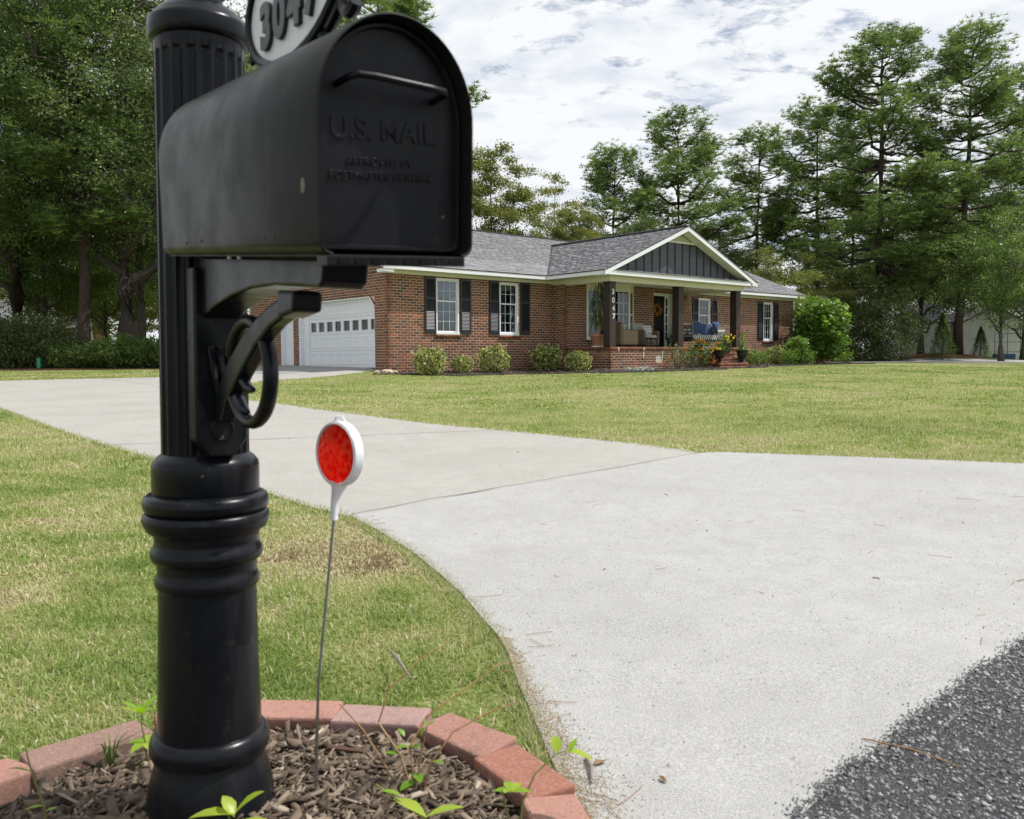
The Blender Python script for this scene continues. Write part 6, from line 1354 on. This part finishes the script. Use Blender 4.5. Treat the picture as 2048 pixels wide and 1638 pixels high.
# stool
p = HW(9.55, 1.9, PZ); t = thing('low_stool', 'small dark wooden stool in front of the wicker armchair', 'stool', p, TH); b = MB(); b.box(-.17, .17, -.14, .14, .30, .335); b.build('seat', 'stool_dark', t, bevel=.01); b = MB(); b.box(-.16, .16, -.13, .13, .336, .35); b.build('seat_pad', 'cushion_white', t, bevel=.006)
for x in (-1, 1):
    for y in (-1, 1): b = MB(); b.tube([(x * .12, y * .09, .30), (x * .17, y * .13, 0)], [.018, .013], 8); b.build('leg', 'stool_dark', t)
for y in (-1, 1): b = MB(); b.tube([(-.145, y * .112, .14), (.145, y * .112, .14)], .009, 6); b.build('stretcher', 'stool_dark', t)
# hanging swing bed
p = HW(12.95, 1.45, PZ); t = thing('porch_swing', 'grey wooden hanging swing bed under the right side of the porch', 'swing', p, TH)
def sb(nm, mat, *bx, bev=.004, **kw):
    b = MB()
    for q in bx: b.box(*q)
    return b.build(nm, mat, t, bevel=bev, **kw)
sb('seat_frame', 'swing_dark', (-1.05, .95, -.42, .42, .24, .36)); sb('mattress', 'striped_throw', (-1.0, .90, -.40, .38, .361, .45), bev=.03)
sb('back_frame', 'swing_paint', (-1.05, .95, .36, .40, .78, .84), (-1.05, .95, .36, .40, .50, .56)); 
for sx_ in (-1.05, .90):
    e = sb('end_frame', 'swing_paint', (sx_, sx_ + .05, -.42, -.36, .24, .84), (sx_, sx_ + .05, .36, .42, .24, .88), (sx_, sx_ + .05, -.36, .36, .80, .84))
    for z in (.42, .56, .69): sb('end_slat', 'swing_paint', (sx_ + .01, sx_ + .035, -.36, .36, z, z + .075))
sb('end_frame', 'swing_paint', (.45, .90, -.425, -.40, .36, .80)); sb('end_slat', 'cushion_white', (.46, .89, -.432, -.426, .60, .67)); sb('throw_edge', 'striped_throw', (-1.0, .44, -.43, -.41, .30, .46), bev=.005)
for x, y in ((-1.0, -.38), (-1.0, .38), (.92, -.38), (.92, .38)):
    b = MB(); b.tube([(x, y, .82), (x * .9, y * .5, 1.5), (x * .86, 0, 2.2)], .010, 6); b.build('rope', 'rope', t)
gp_ = 'pillows on the hanging swing bed'
for lb, u, w_, z, rz, mt, sx in (('plain white pillow at the left end of the swing bed', 12.08, 1.25, .66, R(20), 'cushion_white', .23), ('grey and white pillow second from the left on the swing', 12.35, 1.35, .63, R(30), 'cushion_grey', .19), ('black and white floral pillow in the middle of the swing', 12.72, 1.30, .62, 0, 'pillow_pattern', .20),
      ('blue pillow behind the floral pillow on the swing', 12.62, 1.52, .74, R(-8), 'pillow_blue', .24), ('large blue pillow right of the floral one', 13.08, 1.42, .70, R(12), 'pillow_blue', .24), ('large blue pillow against the right end of the swing', 13.42, 1.42, .70, R(-14), 'pillow_blue', .24), ('small blue pillow at the back right corner', 13.7, 1.62, .80, R(4), 'pillow_blue', .2)):
    pillow(lb, u, w_, PZ + z, rz, -14, mt, sx, sx * .95, gp_)
# wreath on the door
p = HW(11.60, .42, -.72); t = thing('door_wreath', 'round wreath of orange and yellow flowers hung on the black door', 'wreath', p, TH); b = MB(); b.tube([(.17 * math.cos(a), 0, .17 * math.sin(a)) for a in np.linspace(0, 6.283, 25)], .025, 6); b.build('ring', 'stem_tan', t)
a_ = rng.uniform(0, 6.28, 260); P = np.stack([.18 * np.cos(a_), rng.normal(-.02, .02, 260), .18 * np.sin(a_)], 1) + rng.normal(0, .025, (260, 3)); V, F = leaf_quads(P, .06, .1, .6, rng); o = tri_mesh('leaves', V, F, 'leaf_olive', tone=rng.random(260)); o.parent = t; V, F = leaf_quads(P[:70] - np.array([0, .03, 0]), .06, .1, .8, rng); o = tri_mesh('flowers', V, F, 'petal_orange', tone=rng.random(70)); o.parent = t
# pale rocks at the garage corner
for i, (u, w_, s_) in enumerate(((-.22, .30, .16), (-.48, .16, .12), (-.05, .42, .10))):
    p = HW(u, w_); rg = np.random.default_rng(i); bm = bmesh.new(); bmesh.ops.create_icosphere(bm, subdivisions=2, radius=s_)
    for v in bm.verts: v.co = v.co * (1 + rg.normal(0, .10)); v.co.z *= .55; v.co.x *= 1.3
    me = bpy.data.meshes.new('rock'); bm.to_mesh(me); bm.free(); o = link('rock', me, 'rock_pale'); o.location = (p.x, p.y, p.z + .05); o.rotation_euler = (0, 0, i); tag(o, ('largest pale rock at the foot of the garage corner', 'tan rock left of the largest one by the garage corner', 'small pale rock right of the largest one at the garage corner')[i], 'rock', 'rocks at the garage corner')

# ------------------------------------------------------------ neighbouring buildings
def lap_wall(parent, x0, x1, y, z0, z1, mat='lap_siding', dz=.18, axis=0, top=None, name='siding_board'):
    z = z0
    while z < z1 - .02:
        e = min(z + dz, z1); b = MB(); a0, a1 = (x0, x1) if top is None else top((z + e) / 2)
        if a1 - a0 > .05:
            if axis == 0: b.add([(a0, y - .02, z), (a1, y - .02, z), (a1, y - .002, e), (a0, y - .002, e), (a0, y + .02, z), (a1, y + .02, z)], [(0, 1, 2, 3), (4, 5, 1, 0)])
            else: b.add([(y - .02, a0, z), (y - .02, a1, z), (y - .002, a1, e), (y - .002, a0, e), (y + .02, a0, z), (y + .02, a1, z)], [(3, 2, 1, 0), (0, 1, 5, 4)])
            b.build(name, mat, parent)
        z += dz
# white shed on the right: left wing with eave to us, right gable end to us
sx, sy = PX(1812, 60), 60.0; sh = thing('garden_shed', 'white sided shed with grey roof behind the pine straw mound', 'shed', (sx, sy, float(G(sx, sy))), R(-6))
lap_wall(sh, .2, 3.6, 1.2, 0, 2.75); b = MB(); b.box(.2, 3.6, 1.23, 6, 0, 2.75); b.build('wall', 'lap_siding', sh); b = MB(); b.add([(-.1, .85, 2.70), (3.7, .85, 2.70), (3.7, 4.2, 4.1), (-.1 + .8, 4.2, 4.1)], [(0, 1, 2, 3)]); b.add([(-.1, .85, 2.62), (3.7, .85, 2.62), (3.7, .85, 2.70), (-.1, .85, 2.70)], [(0, 1, 2, 3)]); b.build('roof', 'roof_grey', sh)
gtop = lambda z: (3.62, 7.9) if z < 2.55 else (3.62 + (z - 2.55) / .35 * .6, 7.9 - (z - 2.55) / .35 * .6)
lap_wall(sh, 3.62, 7.9, 0, 0, 3.7, top=lambda z: (lambda g_: (g_[0], max(g_[0], g_[1])))(gtop(z) if z < 2.55 else (3.62 + (z - 2.55) * 1.9, 7.9 - (z - 2.55) * 1.9)))
b = MB(); b.prism([(3.64, 0), (7.88, 0), (7.88, 2.55), (5.76, 3.66), (3.64, 2.55)], 1, .03, 6); b.build('wall', 'lap_siding', sh)
b = MB()
for a0, z0, a1, z1 in ((3.45, 2.44, 5.76, 3.68), (8.07, 2.44, 5.76, 3.68)): b.add([(a0, -.15, z0), (a1, -.15, z1), (a1, 6, z1), (a0, 6, z0), (a0, -.15, z0 + .1), (a1, -.15, z1 + .1), (a1, 6, z1 + .1), (a0, 6, z0 + .1)], [(0, 1, 2, 3), (7, 6, 5, 4), (0, 4, 5, 1), (0, 3, 7, 4)])
b.build('roof', 'roof_grey', sh); b = MB(); b.box(7.82, 7.92, -.04, .06, 0, 2.5); b.build('corner_board', 'white_trim', sh)
p = (PX(2012, 57), 57); tf = thing('garden_trellis', 'dark metal trellis frame in front of the white shed', 'trellis', (p[0], p[1], float(G(*p))), 0)
for z in (.55, 1.2, 1.75): b = MB(); b.tube([(-.8, 0, z), (.9, 0, z)], .018, 6); b.build('rail', 'pot_black', tf)
for x in (-.8, .05, .9): b = MB(); b.tube([(x, 0, 0), (x, 0, 1.9)], .018, 6); b.build('post', 'pot_black', tf)
b = MB(); b.box(-.5, .8, .3, .8, 0, .42); tb2 = b.build('storage_crate', 'tarp_blue', None, bevel=.03); tb2.location = (p[0], p[1], float(G(*p))); tag(tb2, 'low faded blue crate at the foot of the white shed', 'crate')
# pale house at the far left with brick chimney
hx, hy = PX(188, 62), 62.0; ho = thing('pale_house', 'pale sided house with grey roof and brick chimney beyond the left trees', 'house', (hx, hy, float(G(hx, hy))), R(4))
lap_wall(ho, -1.2, 0, 0, 0, 5.2, dz=.16); b = MB(); b.box(-1.2, 0, .03, 9, 0, 5.2); b.build('wall', 'lap_siding', ho); b = MB(); b.box(-26, -1.3, .6, 9, 0, 2.9); b.build('wall', 'cushion_grey', ho)
b = MB(); b.add([(-26.4, .1, 2.85), (-1.1, .1, 2.85), (-1.1, 5, 5.2), (-26.4, 5, 5.2)], [(0, 1, 2, 3)]); b.build('roof', 'roof_grey', ho); b = MB(); b.box(-26.4, -1.1, .06, .1, 2.68, 2.86); b.build('fascia', 'white_trim', ho)
for x in (-4.4, -6.2, -9.5, -14): 
    b = MB(); b.box(x, x + 1.0, .55, .6, .9, 2.3); w2 = b.build('window', 'dark_glass', ho); b = MB(); b.box(x - .1, x, .52, .6, .8, 2.4); b.box(x + 1.0, x + 1.1, .52, .6, .8, 2.4); b.box(x - .1, x + 1.1, .52, .6, 2.3, 2.4); b.box(x - .1, x + 1.1, .52, .6, .8, .9); b.build('frame', 'white_trim', w2)
b = MB(); b.box(.02, .78, .2, 1.2, 0, 2.9); b.box(.12, .62, .3, 1.1, 2.9, 6.2); ch_ = b.build('chimney', 'terracotta', ho); b = MB(); b.box(.0, .80, .16, 1.24, 2.84, 2.98); b.build('chimney_shoulder', 'curb_block', ch_)
# green pedestal, far fences, neighbour hedge
p = (PX(80, 36.1), 36.1); t = thing('utility_pedestal', 'turquoise green utility pedestal half hidden in the left shrubs', 'pedestal', (p[0], p[1], float(G(*p)))); b = MB(); b.box(-.07, .07, -.07, .07, .05, .45); b.build('body', 'pedestal_green', t, bevel=.02); b = MB(); b.box(-.08, .08, -.08, .08, .45, .49); b.build('cap', 'pedestal_green', t, bevel=.015)
fx, fy = PX(206, 72), 72.0; t = thing('garden_fence', 'low dark green fence with pale top rail far behind the oak', 'fence', (fx, fy, float(G(fx, fy))))
for i in range(12): b = MB(); b.box(i * .8, i * .8 + .78, 0, .04, 0, .85); b.build('panel', 'fence_green', t)
b = MB(); b.box(0, 9.6, -.03, .05, .87, .95); b.build('top_rail', 'lap_siding', t)
HEDGE = mk_shrub('leaf_bright', 50, 1.6, .55, 3000, .12, lump=.08)
plant('low_hedge', 'sunlit yellow green hedge in front of the far brick chimney', 'hedge', PX(228, 56), 56, HEDGE, 0, 1.0, None, ('stems', 'foliage'))

# ------------------------------------------------------------ seedlings in the mulch ring
def leaf_blade(b, p, d, L, wd, curl=.25):
    d = V3(d).normalized(); s_ = d.cross(V3((0, 0, 1))); s_ = s_.normalized() if s_.length > .01 else V3((1, 0, 0)); nn = s_.cross(d).normalized(); o = len(b.v); pts = []
    for t, w_ in ((0, .06), (.2, .62), (.45, 1.0), (.7, .80), (.88, .42), (1, .02)):
        c = V3(p) + d * L * t + V3((0, 0, -curl * L * t * t)); pts.append((c - s_ * wd * w_ * .5 + nn * wd * .14 * w_, c, c + s_ * wd * w_ * .5 + nn * wd * .14 * w_))
    b.add([q for r_ in pts for q in r_], [f for i in range(5) for f in ((3 * i, 3 * i + 1, 3 * i + 4, 3 * i + 3), (3 * i + 1, 3 * i + 2, 3 * i + 5, 3 * i + 4))])
def seedling(label, x, y, stems, leaves, stem_mat='stem_green', sc=1.0, lm='sprout_leaf'):
    z = .03; t = thing('seedling', label, 'seedling', (x, y, z), 0, 'seedlings growing in the mulch ring')
    for pts in stems: b = MB(); n_ = len(pts); b.tube(pts, [.0022 - .0014 * i / n_ for i in range(n_)], 6); b.build('stem', stem_mat, t, smooth=True)
    for p, d, L, wd, tn in leaves:
        b = MB(); leaf_blade(b, p, d, L, wd); o = b.build('leaf', lm, t, smooth='all'); at = o.data.attributes.new('tone', 'FLOAT', 'FACE'); at.data.foreach_set('value', [tn] * len(o.data.polygons))
rg = random.Random(4)
def whorl(c, n_, L, wd, up_=.35, tn=.5, a0=0): return [(c, (math.cos(a0 + 6.283 * i / n_ + rg.uniform(-.3, .3)), math.sin(a0 + 6.283 * i / n_ + rg.uniform(-.3, .3)), up_ * rg.uniform(.3, 1.6)), L * rg.uniform(.7, 1.15), wd, min(1, max(0, tn + rg.uniform(-.2, .3)))) for i in range(n_)]
seedling('seedling with two tiers of lime green leaves left of the post', -.735, 1.665, [[(0, 0, -.02), (.004, 0, .04), (-.006, .003, .085), (-.004, .004, .11)]], whorl((-.005, .003, .105), 6, .052, .017, .8) + whorl((.003, 0, .048), 5, .048, .024, .1, .6, .5))
seedling('straggly seedling with arching bare stems behind the ring bricks', -.185, 1.56, [[(0, 0, -.02), (-.03, .02, .06), (-.075, .05, .11), (-.055, .07, .17), (.0, .10, .215), (.05, .13, .235)], [(0, 0, -.02), (-.01, .01, .08), (.02, .03, .13), (.09, .06, .17), (.16, .12, .20)], [(.01, 0, -.02), (.03, .01, .05), (.07, .03, .10), (.13, .05, .125), (.19, .07, .14)], [(-.02, 0, -.02), (-.06, .01, .05), (-.10, .02, .11), (-.145, .03, .155)], [(0, 0, 0), (.012, .004, .07), (.022, .008, .12)]],
    [((-.01, .01, .08), (-.6, -.2, .2), .03, .014, .3), ((-.01, .01, .08), (.5, -.4, .3), .03, .014, .2), ((-.03, .02, .06), (-.8, 0, .3), .032, .016, .15), ((.0, .01, .03), (.3, -.7, .1), .034, .02, .1), ((.01, .01, .10), (.3, .2, .8), .024, .012, .3), ((.03, .01, .05), (.7, -.3, .3), .028, .013, .3), ((.022, .008, .12), (.6, .1, .5), .022, .01, .2), ((.022, .008, .12), (-.3, .1, .9), .02, .009, .3), ((.0, .0, .02), (-.6, -.6, .05), .036, .022, .1), ((-.02, .01, .10), (-.4, .3, .5), .024, .012, .3)], 'stem_tan')
seedling('low seedling with two broad pale leaves at the bottom of the photo', -.145, 1.37, [[(0, 0, -.02), (.0, 0, .055)], [(0, 0, .05), (-.09, .05, .085)]], [((0, 0, .055), (.9, .25, .35), .068, .021, .8), ((-.045, .025, .078), (-1, .42, .30), .04, .012, .6), ((0, 0, .055), (-.8, .45, .42), .075, .026, .9), ((-.10, -.02, .02), (-.3, .5, .9), .045, .022, .7)])
seedling('seedling leaning over the rust coloured brick at the right', .005, 1.41, [[(0, 0, -.02), (.01, 0, .06), (.03, .012, .10), (.065, .03, .125), (.085, .035, .13)], [(0, 0, -.02), (-.02, .0, .05), (-.025, 0, .08)]], [((.085, .035, .13), (.9, -.25, .0), .048, .020, .8), ((.07, .032, .128), (-.15, .4, .9), .036, .022, .75), ((.09, .03, .128), (.35, .5, .6), .036, .012, .5)] + whorl((-.01, 0, .075), 6, .036, .017, .5, .55))
seedling('seedling pressed against the post base at the bottom left', -.452, 1.345, [[(0, 0, -.02), (0, 0, .04), (-.01, 0, .075)]], [((0, 0, .075), (-.9, .0, .15), .075, .028, .85), ((0, 0, .075), (.6, .1, .65), .070, .026, .8), ((0, 0, .07), (-.35, .3, .5), .05, .024, .95), ((0, 0, .06), (.95, -.1, .25), .075, .02, .9)])
seedling('thin pale seedling at the left edge of the mulch', -.80, 1.42, [[(0, 0, -.02), (.0, 0, .05), (-.02, 0, .11), (-.035, .01, .15)]], [((0, 0, .05), (-.8, -.3, .2), .03, .010, .7), ((-.02, 0, .11), (-.8, .2, .2), .055, .007, .5), ((0, 0, .04), (.6, .2, .3), .02, .01, .7)])
b = MB()
for i in range(9): a = i * .7; b.tube([(0, 0, -.01), (.015 * math.cos(a), .015 * math.sin(a), .05), (.035 * math.cos(a) + (.02 if i == 0 else 0), .035 * math.sin(a), .07 - .004 * i)], [.0018, .0015, .0004], 4)
o = b.build('grass_tuft', 'turf', None); o.location = (-.80, 1.66, .03); at = o.data.attributes.new('tone', 'FLOAT', 'FACE'); at.data.foreach_set('value', [.25] * len(o.data.polygons)); tag(o, 'small tuft of grass against the long dark brown brick', 'grass')

def fringe(pts, n, wid, length, side, spread=.03):
    P = np.array(pts); seg = np.linalg.norm(P[1:] - P[:-1], axis=1); k_ = RNG.choice(len(seg), n, p=seg / seg.sum()); t = RNG.random(n)[:, None]; q = P[k_] * (1 - t) + P[k_ + 1] * t; d = (P[k_ + 1] - P[k_]) / seg[k_][:, None]; nr = np.stack([-d[:, 1], d[:, 0]], 1) * side
    off = RNG.normal(-.006, spread, n); q = q + nr * off[:, None]; x, y = q[:, 0], q[:, 1]; L = RNG.uniform(.5, 1.3, n) * length; yaw = np.arctan2(nr[:, 1], nr[:, 0]) + RNG.normal(0, 1.3, n); dd = np.stack([np.cos(yaw), np.sin(yaw), np.zeros(n)], 1); ss = np.stack([-np.sin(yaw), np.cos(yaw), np.zeros(n)], 1); lean = RNG.uniform(.4, 1.35, n)[:, None]; B0 = np.stack([x, y, G(x, y) - .008], 1)
    tip = B0 + (dd * np.sin(lean) + np.array([0, 0, 1.]) * np.cos(lean)) * L[:, None]; tip[:, 2] = np.maximum(tip[:, 2], B0[:, 2] + .016); w_ = (RNG.uniform(.6, 1.4, n) * wid / 2)[:, None]
    V = np.stack([B0 - ss * w_, B0 + ss * w_, tip], 1).reshape(-1, 3); tri_mesh('grass', V, np.arange(n * 3).reshape(-1, 3), 'turf', tone=np.clip(RNG.beta(1.8, 1.9, n), 0, 1), kind='stuff')
fringe(apron_left, 30000, .0034, .028, 1, .017); fringe(left_edge, 12000, .009, .038, 1, .025); fringe(lawn_edge, 12000, .012, .05, -1, .045); fringe([(1.53, 6.79), (1.66, 6.83), (2.57, 6.5), (3.64, 6.07), (4.07, 5.9), (5.3, 5.6)], 8000, .008, .038, -1, .025)

al = np.array(apron_left); n = 5200; i = RNG.integers(6, len(al) - 1, n); t = RNG.random(n)[:, None]; p = al[i] * (1 - t) + al[i + 1] * t; off = np.abs(RNG.normal(0, .055, n)) * np.clip((2.6 - p[:, 1]) * .9, .25, 1.2); p[:, 0] += off
pebbles('sandy_grit', np.stack([p[:, 0], p[:, 1], G(p[:, 0], p[:, 1]) + .0095], 1), .0022, 'sand_grain', RNG.random(n), kind='stuff')
n = 2600; x = RNG.uniform(-.1, 3.6, n); y = RNG.uniform(1.3, 6.5, n); k2 = inpoly(apron_poly, x, y); x, y = x[k2], y[k2]
pebbles('scattered_grit', np.stack([x, y, G(x, y) + .0098], 1), .0022, 'aggregate', RNG.beta(1, 3, len(x)), kind='stuff')
